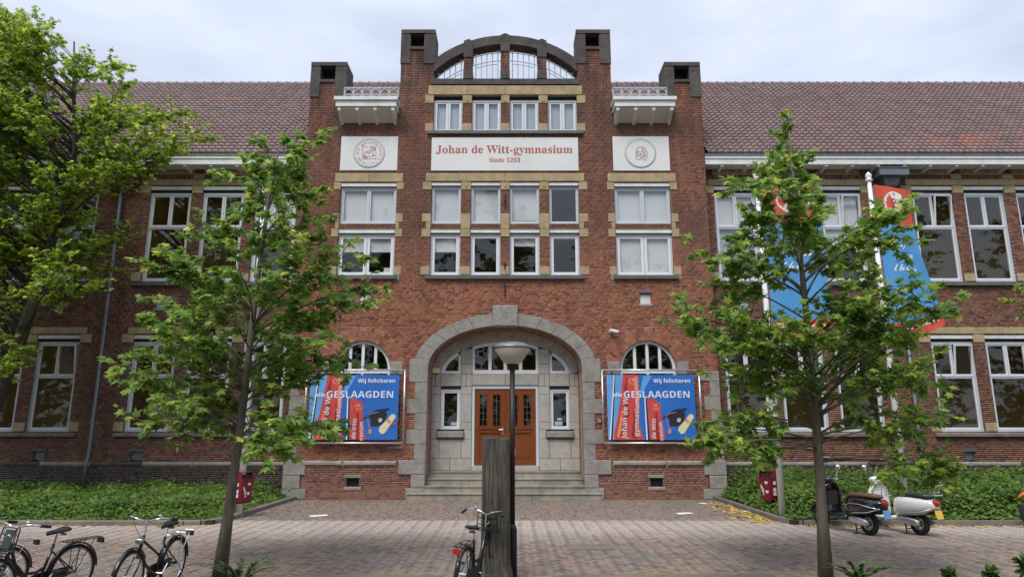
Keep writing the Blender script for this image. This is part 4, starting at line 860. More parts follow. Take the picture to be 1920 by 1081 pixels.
maple(TL, (-3.93, -11.2), (-3.45, 6.5), 'young maple left of the porch, in front of the left banner')
maple(TR, (4.67, -11.2), (4.72, 6.75), 'young maple right of the porch, in front of the flags and scooters')
# ---- older tree at the left edge
poly = [(0, 60), (30, 45), (70, 60), (120, 95), (160, 110), (225, 125), (240, 165), (180, 195), (260, 185), (330, 205), (385, 235), (390, 255), (345, 275), (345, 300), (290, 310), (240, 320), (210, 350), (150, 345), (110, 340), (230, 430), (245, 450), (215, 490), (225, 520), (170, 540), (110, 510), (60, 520), (20, 560), (40, 600), (35, 680), (0, 700)]
def inside(x, y, pg):
    c = False; n = len(pg)
    for i in range(n):
        (x1, y1), (x2, y2) = pg[i], pg[i - 1]
        if (y1 > y) != (y2 > y) and x < (x2 - x1) * (y - y1) / (y2 - y1) + x1: c = not c
    return c
tl = []
while len(tl) < 150:
    x, y = random.uniform(-260, 400), random.uniform(20, 700)
    if x < 0 and y < 640 or inside(x, y, poly): tl.append((x, y))
tl += [(10, 60), (68, 62), (150, 110), (225, 125), (382, 240), (340, 210), (380, 262), (240, 440), (215, 505), (165, 535), (28, 660)]
bt = thing('old_tree', 'older broad tree with leaning trunk at the left edge, above its bed', 'tree')
make_tree(bt, [(-14.7, -2.4, 0), (-14.5, -2.45, 1.2), (-14.0, -2.6, 2.6), (-13.55, -2.7, 4.0), (-13.2, -2.75, 5.6), (-12.95, -2.8, 7.0), (-12.7, -2.8, 8.4), (-12.6, -2.8, 10), (-12.9, -2.8, 12), (-13.1, -2.8, 13.6)], [.22, .2, .185, .17, .15, .12, .095, .07, .045, .02],
          px_tips(tl, 18.6, 1.9), .125, 'small', 'leaf_tree', 'bark_dark', twigs=15, per=13, spread=.66, attach=.55, zmin=3.2, flat=.3, tw_r=.02)
et = thing('edge_tree', 'tree at the right edge reaching a leafy branch into view', 'tree')
tl = [(1900, 545), (1912, 570), (1895, 560), (1930, 540), (1960, 560)] + [(random.uniform(1950, 2250), random.uniform(300, 640)) for _ in range(26)]
make_tree(et, [(14.6, -4.2, 0), (14.6, -4.2, 2.5), (14.5, -4.25, 5), (14.5, -4.2, 7.6)], [.16, .13, .09, .02], px_tips(tl, 17, .7), .125, 'small', 'leaf_tree', 'bark_dark', twigs=6, per=8, spread=.45, zmin=2.2)
# ---- unseen row of tall trees, added behind the viewer for the windows to mirror
random.seed(11); ft = thing('reflection_tree', 'tall street tree mirrored in the windows, leftmost', 'tree', group='trees added for reflections')
tps = []
while len(tps) < 110:
    x, y, z = random.uniform(-5.5, 5.5), random.uniform(-5, 5), random.uniform(1.3, 21)
    if (x * x + y * y) / 26 + (max(0, z - 9) / 11.5) ** 2 < 1: tps.append((x, y, z))
make_tree(ft, [(0, 0, 0), (.1, 0, 4), (0, .1, 9), (.1, 0, 17)], [.38, .3, .2, .04], tps, .42, 'small', 'leaf_far', 'bark_dark', twigs=5, per=7, spread=1.1, zmin=1, tw_r=.04)
names = ['leftmost', 'second from the left', 'third from the left', 'fourth from the left', 'fifth from the left', 'middle one', 'fifth from the right', 'fourth from the right', 'third from the right', 'second from the right', 'rightmost']
for i, lb in enumerate(names):
    o = ft if i == 0 else copy_tree(ft); o.location = (-42 + i * 8.4 + random.uniform(-1, 1), -34 + random.uniform(-1.5, 1), 0); o.rotation_euler.z = i * 1.3; o.scale = (1, 1, random.uniform(.88, 1.12)); o['label'] = 'tall street tree mirrored in the windows, ' + lb
# ---- ground cover in the two beds
def bed(name, label, x0, x1, y0, y1, hfun, n, size):
    x = RNG.uniform(x0, x1, n); y = RNG.uniform(y0, y1, n) if True else 0
    y = y0 + (y1 - y0) * RNG.random(n) ** 1.25
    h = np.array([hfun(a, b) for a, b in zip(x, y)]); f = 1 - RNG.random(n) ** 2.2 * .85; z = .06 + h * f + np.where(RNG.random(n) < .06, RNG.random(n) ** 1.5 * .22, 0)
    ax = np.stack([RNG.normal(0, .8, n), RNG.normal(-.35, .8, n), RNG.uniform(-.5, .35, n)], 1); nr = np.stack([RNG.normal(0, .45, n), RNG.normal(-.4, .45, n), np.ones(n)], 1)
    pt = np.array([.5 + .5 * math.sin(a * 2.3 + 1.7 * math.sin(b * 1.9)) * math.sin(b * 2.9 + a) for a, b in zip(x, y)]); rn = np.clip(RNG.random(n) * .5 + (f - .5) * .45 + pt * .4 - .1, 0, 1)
    o = leaves(name, np.stack([x, y, z], 1), ax, nr, size * RNG.uniform(.55, 1.2, n), 'oval', 'leaf_bed', None, rn); o['label'] = label; o['category'] = 'shrubs'; return o
def lump(x, y, s): return .5 + .28 * math.sin(x * 1.7 + s) * math.sin(y * 1.9 + s * 2) + .22 * math.sin(x * 4.1 + y * 2.7 + s) + .12 * math.sin(x * 9.3 - y * 7.1)
def hl(x, y):
    e = min(1, (y + 5.6) / .8) * min(1, max(0, (-6.55 - x)) / .9 + .1); return (.20 + .26 * lump(x, y, 1) + .01 * (y + 5.6)) * max(.15, e)
def hr(x, y):
    e = min(1, (y + 5.6) / .7) * min(1, max(0, (x - 6.5)) / .7 + .12); return (.30 + .36 * lump(x, y, 3) + .055 * (y + 5.6)) * max(.15, e)
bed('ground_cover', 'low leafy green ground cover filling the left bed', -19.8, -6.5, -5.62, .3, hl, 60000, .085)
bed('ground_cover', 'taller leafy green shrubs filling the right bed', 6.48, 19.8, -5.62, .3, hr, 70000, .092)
# fallen leaves
n = 420; t = RNG.random(n); x = np.where(t < .6, RNG.normal(6.05, .28, n), RNG.uniform(6.6, 13, n)); y = np.where(t < .6, RNG.uniform(-5.4, -1.2, n), RNG.normal(-5.92, .07, n))
x = np.where((t < .6) & (x > 6.24), 6.24 - RNG.random(n) * .3, x); y = np.where(t >= .6, np.minimum(y, -5.84), y)
nl = 90; x = np.append(x, RNG.uniform(-16, -6.5, nl)); y = np.append(y, -5.86 - np.abs(RNG.normal(0, .05, nl))); n += nl
o = leaves('fallen_leaves', np.stack([x, y, np.full(n, .012) + RNG.random(n) * .015], 1), np.stack([RNG.normal(0, 1, n), RNG.normal(0, 1, n), RNG.normal(0, .12, n)], 1), np.stack([RNG.normal(0, .2, n), RNG.normal(0, .2, n), np.ones(n)], 1), RNG.uniform(.05, .11, n), 'small', 'leaf_yellow', None); o['label'] = 'yellow fallen leaves along the kerbs'; o['category'] = 'leaves'
# sprigs at the feet of the maples
def sprig_plant(x, y, h, n, label, kind='yew'):
    t = thing('low_plant', label, 'plant', (x, y, 0)); q = MB(); LP, LA, LN = [], [], []
    for k in range(n):
        a = random.uniform(0, 6.28); r_ = random.uniform(.15, .75) if kind == 'yew' else random.uniform(.02, .15); e = Vector((r_ * math.cos(a), r_ * .5 * math.sin(a), h * random.uniform(.5, 1))); b = Vector((.06 * math.cos(a), .06 * math.sin(a), 0)); c = Vector((e.x * .35, e.y * .35, e.z * .95))
        pts = curve3(b, c, e, 8); q.tube(pts, [.006 - .0005 * i for i in range(8)], 4)
        m_ = 46 if kind == 'yew' else 12
        for i in range(m_):
            f = .2 + .8 * i / m_; j = min(6, int(f * 7)); p = pts[j].lerp(pts[j + 1], f * 7 - j); d = (pts[j + 1] - pts[j]).normalized(); s_ = Vector((-d.y, d.x, .2)).normalized() * (1 if i % 2 else -1); LP.append(p); LA.append(d * .6 + s_); LN.append(Vector((random.gauss(0, .3), random.gauss(0, .3), 1)))
    q.build('stems', 'bark', t); n = len(LP); leaves('foliage', np.array([tuple(v) for v in LP]), np.array([tuple(v) for v in LA]), np.array([tuple(v) for v in LN]), RNG.uniform(.03, .055, n) if kind == 'yew' else RNG.uniform(.08, .14, n), 'oval', 'leaf_yew', t)
random.seed(5)
sprig_plant(-3.5, -11.5, .32, 15, 'low plant with needle-like sprigs at the foot of the left maple'); sprig_plant(4.95, -11.5, .32, 15, 'low plant with needle-like sprigs at the foot of the right maple')
sprig_plant(6.2, -11.55, .2, 5, 'small pale green shoots at the bottom, left of the other shoots', 'b'); sprig_plant(6.75, -11.55, .2, 5, 'small pale green shoots at the bottom, between two other clumps', 'b'); sprig_plant(7.35, -11.4, .3, 8, 'largest clump of pale green shoots at the bottom right', 'b')
random.seed(21)
# ================================================================== signs on the facade
def panel(name, label, x0, x1, z0, z1):
    t = thing(name, label, 'sign'); o = stone(x0, x1, z0, z1, 'panel_white', .03, 0, .02, 'board', t, ch=.01); return t
t = panel('name_sign', 'wide cream panel with red school name above the middle windows', -2.5, 2.46, 10.54, 11.74)
text(SERIFB('Johan de Witt-gymnasium'), -.04, 11.27, -.034, 'red_paint', t, width=4.6); text(SERIFB('Sinds 1253'), -.02, 10.93, -.034, 'red_paint', t, width=1.03)
def ring(q, cx, cz, r0, r1, y0, y1, n=40):
    T = np.linspace(0, 2 * math.pi, n + 1)
    for a, b in zip(T, T[1:]): q.prism([(cx + r * math.cos(t_), cz + r * math.sin(t_)) for r, t_ in ((r0, a), (r1, a), (r1, b), (r0, b))], y0, y1)
def stroke(q, pts, w, y):          # painted line
    for (x0, z0), (x1, z1) in zip(pts, pts[1:]):
        d = math.hypot(x1 - x0, z1 - z0) or 1; nx, nz = -(z1 - z0) / d * w / 2, (x1 - x0) / d * w / 2; ex, ez = (x1 - x0) / d * w * .3, (z1 - z0) / d * w * .3
        q.prism([(x0 + nx - ex, z0 + nz - ez), (x0 - nx - ex, z0 - nz - ez), (x1 - nx + ex, z1 - nz + ez), (x1 + nx + ex, z1 + nz + ez)], y - .003, y)
def smooth(pts, n=6):
    out = []
    for i in range(len(pts) - 1):
        p0, p1, p2, p3 = (np.array(pts[max(i - 1, 0)]), np.array(pts[i]), np.array(pts[i + 1]), np.array(pts[min(i + 2, len(pts) - 1)]))
        for k in range(n): u = k / n; out.append(tuple(.5 * (2 * p1 + (p2 - p0) * u + (2 * p0 - 5 * p1 + 4 * p2 - p3) * u * u + (3 * p1 - p0 - 3 * p2 + p3) * u ** 3)))
    return out + [tuple(pts[-1])]
t = panel('seal_sign', 'cream panel with round lettered seal of a crouching animal, left', -5.56, -3.63, 10.55, 11.78)
cx, cz = -4.59, 11.16; q = MB(); q.lathe([(.001, -.045), (.5, -.045), (.52, -.03)], 44, (cx, 0, cz), 'y'); q.build('medallion', 'panel_white', t); q = MB(); ring(q, cx, cz, .475, .487, -.048, -.044); ring(q, cx, cz, .515, .53, -.036, -.03); q.build('rim_line', 'seal_line', t)
LT = [('Κ', 128), ('Α', 112), ('Ι', 97), ('Ρ', 82), ('Ο', 66), ('Ν', 50), ('Π', 28), ('Ε', 12), ('Π', -4), ('Ι', -18), ('Σ', -32), ('Τ', -52), ('Α', -68), ('Τ', -84), ('Τ', -100), ('Α', -118), ('Μ', -140), ('Ε', -158), ('Ν', 178), ('Α', 160)]
for ch, a in LT: text(ch, cx + .39 * math.cos(R(a)), cz + .39 * math.sin(R(a)), -.047, 'seal_red', t, height=.095, rot=R(a - 90))
q = MB()
for ln in ([(-.22, -.2), (-.22, .2), (-.05, .21)], [(.22, .12), (.23, -.17), (.18, -.2), (-.22, -.2)], [(-.2, -.12), (-.15, .02), (-.03, .08), (.04, .02), (.05, .12), (.03, .2), (.1, .24), (.2, .2), (.2, .12), (.1, .1), (.14, .0), (.12, -.08), (.2, -.07), (.08, -.12), (-.08, -.13), (-.2, -.12)],
           [(-.16, -.05), (-.1, -.12), (-.16, -.17), (-.05, -.17)], [(-.12, 0), (-.02, .02), (.0, -.06)], [(.08, .18), (.1, .19), (.12, .18)], [(.15, .18), (.17, .19), (.19, .17)], [(.09, .13), (.14, .12), (.18, .14)]): stroke(q, smooth([(cx + x, cz + z) for x, z in ln], 4), .017, -.046)
q.build('animal_drawing', 'seal_red', t)
t = panel('portrait_sign', 'cream panel with round portrait seal of a long-haired head, right', 3.62, 5.53, 10.54, 11.78)
cx, cz = 4.55, 11.16; q = MB(); q.lathe([(.001, -.045), (.5, -.045), (.52, -.03)], 44, (cx, 0, cz), 'y'); q.build('medallion', 'panel_white', t); q = MB(); ring(q, cx, cz, .475, .488, -.048, -.044); ring(q, cx, cz, .515, .53, -.036, -.03); q.build('rim_line', 'seal_line', t)
q = MB()
for ln in ([(-.12, .13), (-.1, .2), (0, .24), (.12, .22), (.2, .14), (.24, .0), (.22, -.12), (.26, -.2)], [(-.12, .13), (-.17, .02), (-.16, -.12), (-.18, -.2), (-.08, -.24)], [(-.08, .12), (-.1, .02), (-.07, -.1), (.0, -.16), (.08, -.1), (.1, .02), (.06, .14)], [(.1, .02), (.14, -.08), (.08, -.18), (.14, -.28)], [(.17, .1), (.19, -.04), (.14, -.16), (.2, -.27)], [(-.05, .05), (-.02, .06)], [(.03, .05), (.06, .06)], [(.0, .05), (-.02, -.03), (.01, -.035)], [(-.05, -.08), (0, -.07), (.04, -.085)], [(-.08, -.24), (.02, -.2), (.05, -.26)], [(.05, .2), (.12, .12), (.13, .04)], [(-.13, .06), (-.12, -.06), (-.14, -.14)]): stroke(q, smooth([(cx + x * .95, cz + z * .95) for x, z in ln], 4), .018, -.046)
q.build('portrait_drawing', 'seal_red', t)
# ================================================================== the two congratulation banners
def banner(s, label):
    t = thing('banner', label, 'banner', group='printed banners on tube frames'); x0, x1 = (-6.17, -3.12) if s < 0 else (3.03, 6.05); z0, z1 = 1.66, 3.88; y = -.2
    for nm, p in (('top_tube', [(x0, y, z1), (x1, y, z1)]), ('bottom_tube', [(x0, y, z0), (x1, y, z0)]), ('side_tube', [(x0, y, z0), (x0, y, z1)]), ('side_tube', [(x1, y, z0), (x1, y, z1)])): MB().tube(p, .03, 8).build(nm, 'alu', t, smooth=True)
    for px in (x0 + .3, (x0 + x1) / 2, x1 - .3):
        for pz in (z0, z1): MB().tube([(px, y, pz), (px, .0, pz)], .02, 6).build('wall_bracket', 'zinc', t)
    a, b, c, d = x0 + .13, x1 - .17, z0 + .1, z1 - .15; n = 14; q = MB()
    for i in range(n):
        xa, xb = a + (b - a) * i / n, a + (b - a) * (i + 1) / n; q.add([(xa, y - .03, c), (xb, y - .03, c), (xb, y - .03, d), (xa, y - .03, d), (xa, y - .026, c), (xb, y - .026, c), (xb, y - .026, d), (xa, y - .026, d)], [(0, 1, 2, 3), (7, 6, 5, 4)])
    q.box(a, b, y - .0299, y - .0262, c - .001, c); sh = q.build('printed_sheet', 'banner_blue', t)
    for k in range(7):
        px = a + (b - a) * (k + .5) / 7
        for p in (((px, y - .028, d), (px, y, z1)), ((px, y - .028, c), (px, y, z0))): MB().tube(p, .004, 3).build('cord', 'matt_black', t)
    W_, H_ = b - a, d - c; U = lambda u, v: (a + W_ * u, c + H_ * v)
    def shp(name, m, pts, lay): MB().prism([U(u, v) for u, v in pts], y - .0305 - .0016 * lay, y - .0302 - .0016 * (lay - 1)).build(name, m, sh)
    shp('printed_sky', 'banner_sky', [(0, 0), (.07, 0), (.2, 1), (0, 1)], 1); shp('printed_sky', 'banner_sky', [(.36, .62), (.42, .98), (.52, .99), (.44, .8)], 1)
    shp('printed_flag', 'banner_red', [(.09, 0), (.06, .05), (.14, .5), (.19, 1), (.36, 1), (.37, .6), (.35, .25), (.4, 0)], 2); shp('printed_fold', 'banner_shade', [(.14, .02), (.2, .4), (.19, .75), (.23, .98), (.235, .7), (.245, .4), (.2, .15)], 3); shp('printed_fold', 'banner_shade', [(.26, .05), (.29, .3), (.3, .6), (.315, .25), (.32, 0)], 3); shp('printed_fold', 'banner_peach', [(.1, .05), (.165, .45), (.17, .3), (.12, .02)], 3); shp('printed_fold', 'banner_peach', [(.31, .95), (.355, .98), (.36, .65), (.33, .5)], 3)
    shp('printed_pole', 'white_text', [(0.015, 0), (.03, 0), (.095, 1), (.085, 1)], 2); shp('printed_pole', 'banner_dark', [(.03, 0), (.05, 0), (.105, 1), (.095, 1)], 2)
    shp('printed_flag', 'banner_red', [(.475, 0), (.455, .6), (.47, .66), (.6, .56), (.61, .3), (.65, 0)], 2); shp('printed_pole', 'white_text', [(.43, 0), (.445, 0), (.435, .66), (.423, .66)], 2); shp('printed_pole', 'banner_dark', [(.447, 0), (.465, 0), (.45, .62), (.437, .62)], 3); shp('printed_fold', 'banner_shade', [(.545, 0), (.535, .4), (.56, .42), (.575, 0)], 3)
    def tx(body, u, v, m, w=None, h=None, rot=0, lay=5, bold=0): X_, Z_ = U(u, v); text(body, X_, Z_, y - .0302 - .0016 * lay, m, sh, width=w * W_ if w else None, height=h * H_ if h else None, rot=rot, bold=bold)
    tx(SANSB('Wij feliciteren'), .745, .9, 'white_text', w=.42); tx(SANSB('GESLAAGDEN'), .565, .695, 'lav_text', w=.75, h=.108, lay=6); tx(SANSB('alle'), .12, .69, 'white_text', w=.105)
    tx(SANSB('Johan de W'), .2, .33, 'sticker', w=.46, rot=R(86)); tx(SANSB('gymnasium'), .335, .34, 'sticker', w=.42, rot=R(87)); tx(SANSB('de Witt'), .515, .17, 'sticker', w=.22, rot=R(88)); tx(SANSB('nasium'), .595, .13, 'sticker', w=.2, rot=R(92))
    q = MB(); X_, Z_ = U(.29, .9)
    for k in range(14): t0 = k * .45; q.prism([(X_ + .03 * k ** .5 * math.cos(t0) * 1.3, Z_ + .03 * k ** .5 * math.sin(t0)), (X_ + .03 * k ** .5 * math.cos(t0) * 1.3 + .025, Z_ + .03 * k ** .5 * math.sin(t0) + .01), (X_ + .03 * k ** .5 * math.cos(t0) * 1.3 + .02, Z_ + .03 * k ** .5 * math.sin(t0) + .035)], y - .038, y - .037)
    q.build('printed_seal', 'white_text', sh, kind='stuff'); q = MB(); X_, Z_ = U(.545, .5)
    for k in range(14): t0 = k * .45; q.prism([(X_ + .028 * k ** .5 * math.cos(t0), Z_ + .03 * k ** .5 * math.sin(t0)), (X_ + .028 * k ** .5 * math.cos(t0) + .025, Z_ + .03 * k ** .5 * math.sin(t0) + .01), (X_ + .028 * k ** .5 * math.cos(t0) + .02, Z_ + .03 * k ** .5 * math.sin(t0) + .035)], y - .038, y - .037)
    q.build('printed_seal', 'white_text', sh, kind='stuff')
    # mortar board and diploma scroll
    shp('printed_cap', 'matt_black', [(.69, .36), (.7, .21), (.78, .205), (.86, .27), (.88, .4), (.8, .44)], 4); shp('printed_cap', 'banner_dark', [(.605, .32), (.76, .46), (.91, .485), (.82, .37), (.72, .345)], 5); shp('printed_button', 'iron_grey', [(.78, .30), (.8, .335), (.83, .32), (.82, .27), (.79, .265)], 6)
    q = MB(); stroke(q, smooth([U(.78, .42), U(.68, .385), U(.665, .3), U(.695, .16)]), .02, y - .0412); q.build('printed_tassel', 'banner_peach', sh); shp('printed_tassel', 'banner_peach', [(.685, .17), (.675, .1), (.705, .085), (.715, .15)], 6)
    shp('printed_scroll', 'scroll', [(.79, .14), (.8, .19), (.93, .39), (.965, .385), (.975, .34), (.86, .1), (.82, .085)], 6); shp('printed_ribbon', 'banner_peach', [(.865, .29), (.905, .245), (.93, .27), (.89, .33)], 7); shp('printed_ribbon', 'banner_red', [(.92, .24), (.99, .26), (.98, .225), (.925, .215)], 7)
banner(-1, 'blue congratulation banner on tube frame left of the porch, partly behind maple leaves'); banner(1, 'blue congratulation banner on tube frame right of the porch steps')
tg = tag(MB().box(-3.58, -3.15, -.03, .0, 1.5, 1.56).build('name_plate', 'granite_rough'), 'small grey plate on the wall below the left banner', 'plate'); tg2 = tag(MB().lathe([(.001, -.05), (.06, -.05), (.07, 0)], 12, (2.93, 0, 2.33), 'y').build('door_bell', 'alu'), 'small round bell on the brickwork beside the right banner', 'bell')
t = thing('security_camera', 'white security camera on the wall right of the stone arch', 'camera', (3.36, 0, 5.12)); MB().lathe([(.001, -.05), (.05, -.05), (.06, 0)], 12, (0, 0, 0), 'y').build('base', 'paint_white', t); MB().tube([(0, -.03, 0), (.04, -.12, -.02)], .02, 8).build('arm', 'paint_white', t)
MB().tube([(-.02, -.1, .03), (.24, -.24, -.06)], .055, 12).build('housing', 'paint_white', t, smooth=True); MB().tube([(.238, -.239, -.059), (.25, -.246, -.063)], .038, 12).build('lens', 'matt_black', t)
# ================================================================== flagpoles and flags
def pole(x, y, h, label):
    t = thing('flagpole', label, 'flagpole', (x, y, 0), group='white flagpoles'); MB().tube([(0, 0, .05), (0, 0, h * .5), (0, 0, h)], [.075, .068, .05], 14).build('shaft', 'pole_white', t, smooth=True)
    MB().lathe([(.05, 0), (.085, .02), (.085, .06), (.05, .09), (.08, .15), (.075, .19), (.01, .27)], 12, (0, 0, h)).build('finial', 'pole_white', t, smooth=True); MB().lathe([(.001, .055), (.15, .055), (.15, .02), (.15, -.03)], 16).build('base_plate', 'slate', t); MB().tube([(.095, 0, 1.0), (.09, 0, h - .1)], .006, 4).build('halyard', 'steel', t)
    return t
pole(6.5, -4.95, 8.3, 'white flagpole beside the right red bin, flag half hidden by leaves'); pole(9.42, -4.9, 8.3, 'white flagpole behind the white scooter'); pole(-6.35, -4.35, 8.1, 'white flagpole without flag behind the left maple')
def flag(x, y, label, wr, top, bot, seed):
    """wr: list of (v, width, drop) from the top down"""
    t = thing('flag', label, 'flag', (x, y, 0), group='red and blue school flags'); NU, NV = 18, 46
    vs_ = [w[0] for w in wr]; ws = [w[1] for w in wr]; ds = [w[2] for w in wr]
    def S(u, v, off=0):
        w = np.interp(v, vs_, ws); dz = np.interp(v, vs_, ds); z = top + (bot - top) * v + dz * u ** 1.4
        xx = .11 + w * u - .06 * v * 0; yy = -.02 + (.05 * math.sin(7 * u + 3 * v + seed) + .035 * math.sin(13 * u - 5 * v + seed)) * u ** .6 - off; return (xx, yy, z)
    V = [S(i / NU, j / NV) for j in range(NV + 1) for i in range(NU + 1)]; V += [S(i / NU, j / NV, -.004) for j in range(NV + 1) for i in range(NU + 1)]; N = (NU + 1) * (NV + 1)
    me = bpy.data.meshes.new('cloth'); F = []; mi = []
    for j in range(NV):
        for i in range(NU):
            a = j * (NU + 1) + i; F.append((a, a + NU + 1, a + NU + 2, a + 1)); F.append((N + a, N + a + 1, N + a + NU + 2, N + a + NU + 1)); k = 0 if (j < NV * .245 or j >= NV * .875) else 1; mi += [k, k]
    me.from_pydata(V, [], F); me.materials.append(MAT['flag_red']); me.materials.append(MAT['flag_blue']); me.polygons.foreach_set('material_index', mi); me.polygons.foreach_set('use_smooth', [True] * len(F)); me.update(); c = link('cloth', me, t)
    def put(body, u, v, wu, hv, m, name='lettering', ang=0):
        m_, co = textmesh(body, 1, 1); q = np.empty_like(co)
        for i_, (a, b, e) in enumerate(co): q[i_] = S(min(1, max(0, u + a * wu)), min(1, max(0, v - b * hv + ang * a)), .012 + e * .3)
        m_.vertices.foreach_set('co', q.ravel()); m_.update(); m_.materials.clear(); m_.materials.append(MAT[m]); link(name, m_, c)
    q = MB(); n = 28
    q.add([S(.52, .115, .008)] + [S(.52 + .3 * math.cos(2 * math.pi * k / n), .115 + .085 * math.sin(2 * math.pi * k / n), .008) for k in range(n)], [(0, k + 1, (k + 1) % n + 1) for k in range(n)]); q.build('seal_disc', 'panel_white', c); 
    for ch, a in LT[::2]: put(ch, .52 + .24 * math.cos(R(a)), .115 - .068 * math.sin(R(a)), .05, .013, 'red_paint', 'seal_letter')
    q = MB()
    for ln in ([(-.6, -.5), (-.6, .55), (-.1, .6)], [(-.5, -.35), (-.2, .2), (.1, .1), (.05, .55), (.45, .5), (.4, .1), (.5, -.2), (.1, -.4), (-.5, -.35)], [(.6, .3), (.6, -.5), (-.6, -.5)]):
        pts = smooth(ln, 4)
        for (x0, z0), (x1, z1) in zip(pts, pts[1:]):
            A, Bv = S(.52 + x0 * .17, .115 - z0 * .05, .016), S(.52 + x1 * .17, .115 - z1 * .05, .016); q.tube([A, Bv], .009, 4)
    q.build('seal_drawing', 'red_paint', c)
    put(SCRIPT('durf'), .42, .40, .5, .045, 'white_text'); put(SCRIPT('en'), .66, .46, .3, .03, 'white_text'); put(SCRIPT('thuis'), .52, .54, .56, .045, 'white_text'); put(SANSB('www.jdw.nl'), .52, .935, .8, .036, 'white_text'); return t
flag(9.42, -4.9, 'red and blue flag on the pole behind the white scooter', [(0, .95, -.22), (.2, .88, -.1), (.45, .98, -.05), (.75, 1.22, .1), (1, 1.35, .42)], 8.22, 4.15, .3)
flag(6.5, -4.95, 'red and blue flag behind the right maple leaves', [(0, 1.5, -.12), (.3, 1.45, -.05), (.6, 1.42, 0), (1, 1.45, .12)], 8.24, 4.22, 2.1)
# ================================================================== lamp post and old timber post
t = thing('lamp_post', 'black lamp post with opal cone shade in front of the doors', 'lamp post', (.225, -11.05, 0))
MB().tube([(0, 0, .7), (0, 0, 2.95)], .04, 12).build('pole', 'iron_black', t, smooth=True); MB().lathe([(.001, -.02), (.068, -.02), (.068, .64), (.04, .72), (.001, .72)], 14).build('base_tube', 'iron_black', t, smooth=True)
MB().lathe([(.04, 2.93), (.075, 2.97), (.09, 3.03), (.05, 3.04)], 14).build('collar', 'iron_black', t); MB().lathe([(.09, 3.03), (.14, 3.06), (.27, 3.24), (.26, 3.29), (.001, 3.29)], 28).build('shade', 'opal_glass', t, smooth=True); MB().lathe([(.29, 3.275), (.285, 3.3), (.2, 3.345), (.1, 3.365), (.001, 3.37)], 28).build('lid', 'zinc', t, smooth=True); MB().lathe([(.26, 3.27), (.29, 3.275)], 28).build('rim', 'matt_black', t)
MB().box(.0, .041, -.012, .012, 1.68, 1.78).build('sticker', 'sticker', t)
t = thing('timber_post', 'thick weathered timber post in front of the lamp post', 'post', (-.01, -11.4, 0)); secs = []; n = 28
nz_ = [random.uniform(-.009, .006) for _ in range(n)]
for z, k in ((-.05, 1.32), (.08, 1.25), (.2, 1.12), (.35, 1.05), (.8, 1.03), (1.2, 1.01), (1.6, 1), (1.915, .98), (1.94, .955)):
    ring_ = []
    for i in range(n):
        a = 2 * math.pi * i / n; c_, s_ = math.cos(a), math.sin(a); e = .42; r_ = 1 / (abs(c_) ** (2 / e) + abs(s_) ** (2 / e)) ** (e / 2); r_ = min(r_, 1.25); ring_.append((.195 * k * r_ * c_ + nz_[i] * c_ + random.uniform(-.002, .002), .18 * k * r_ * s_ + nz_[i] * s_, z + (random.uniform(-.012, .012) if z > 1.93 else 0)))
    secs.append(ring_)
MB().loft(secs).build('shaft', 'old_wood', t); q = MB()
for i in range(9): x = -.16 + .04 * i + random.uniform(-.012, .012); w_ = random.uniform(.003, .007); z0 = random.uniform(.2, 1.0); q.add([(x - w_, -.197, z0), (x + w_, -.197, z0), (x + w_ * .3, -.192, z0 + random.uniform(.4, .9)), (x - w_ * .3, -.192, z0 + .6)], [(0, 1, 2, 3)])
q.build('cracks', 'matt_black', t, kind='stuff')
# ================================================================== litter bins
def litter_bin(x, y, rz, label):
    t = thing('litter_bin', label, 'bin', (x, y, 0), rz); secs = []
    for z, w, d in ((.32, .13, .11), (.36, .15, .13), (.85, .175, .165), (.86, .175, .165)): secs.append([(-w, -d, z), (w, -d, z), (w, d, z), (-w, d, z)])
    MB().loft(secs).build('body', 'bin_red', t); q = MB(); q.add([(-.18, -.17, .86), (.18, -.17, .86), (.18, .17, .86), (-.18, .17, .86), (-.18, -.1, 1.04), (.18, -.1, 1.04), (.18, .17, 1.08), (-.18, .17, 1.08)], [(4, 5, 6, 7), (2, 3, 7, 6), (3, 0, 4, 7), (1, 2, 6, 5)]); q.box(-.18, .18, -.175, -.165, .86, .9); q.build('hood', 'bin_red', t); MB().box(-.15, .15, -.1, .0, .87, .99).build('slot', 'matt_black', t)
    MB().tube([(.0, .2, 0), (0, .2, 1.0), (0, .12, 1.1)], .028, 8).build('post', 'steel', t); MB().tube([(0, 0, 0), (0, 0, .34)], .025, 8).build('leg', 'zinc', t)
    for dz, m in ((.78, 'sticker'), (.56, 'sticker')): MB().lathe([(.001, -.003), (.05, -.003), (.05, .0)], 14, (.05, -.163 + (.85 - dz) * .07, dz), 'y').build('sticker', m, t)
    for k in range(3): MB().box(-.12 + .03 * k, -.1 + .03 * k, -.166, -.15, .62 - .08 * k, .72 - .05 * k).build('sticker', 'sticker', t)
    for s in (-1, 1):
        for dz in (.76, .6, .5): MB().box(*sorted((s * .16, s * .178)), -.05, .04, dz - .04, dz + .04).build('sticker', 'sticker', t)
litter_bin(-6.33, -4.3, R(65), 'red litter bin with stickers on a grey post by the left bed'); litter_bin(6.68, -3.75, R(-62), 'red litter bin with stickers beside the flagpole by the right bed')
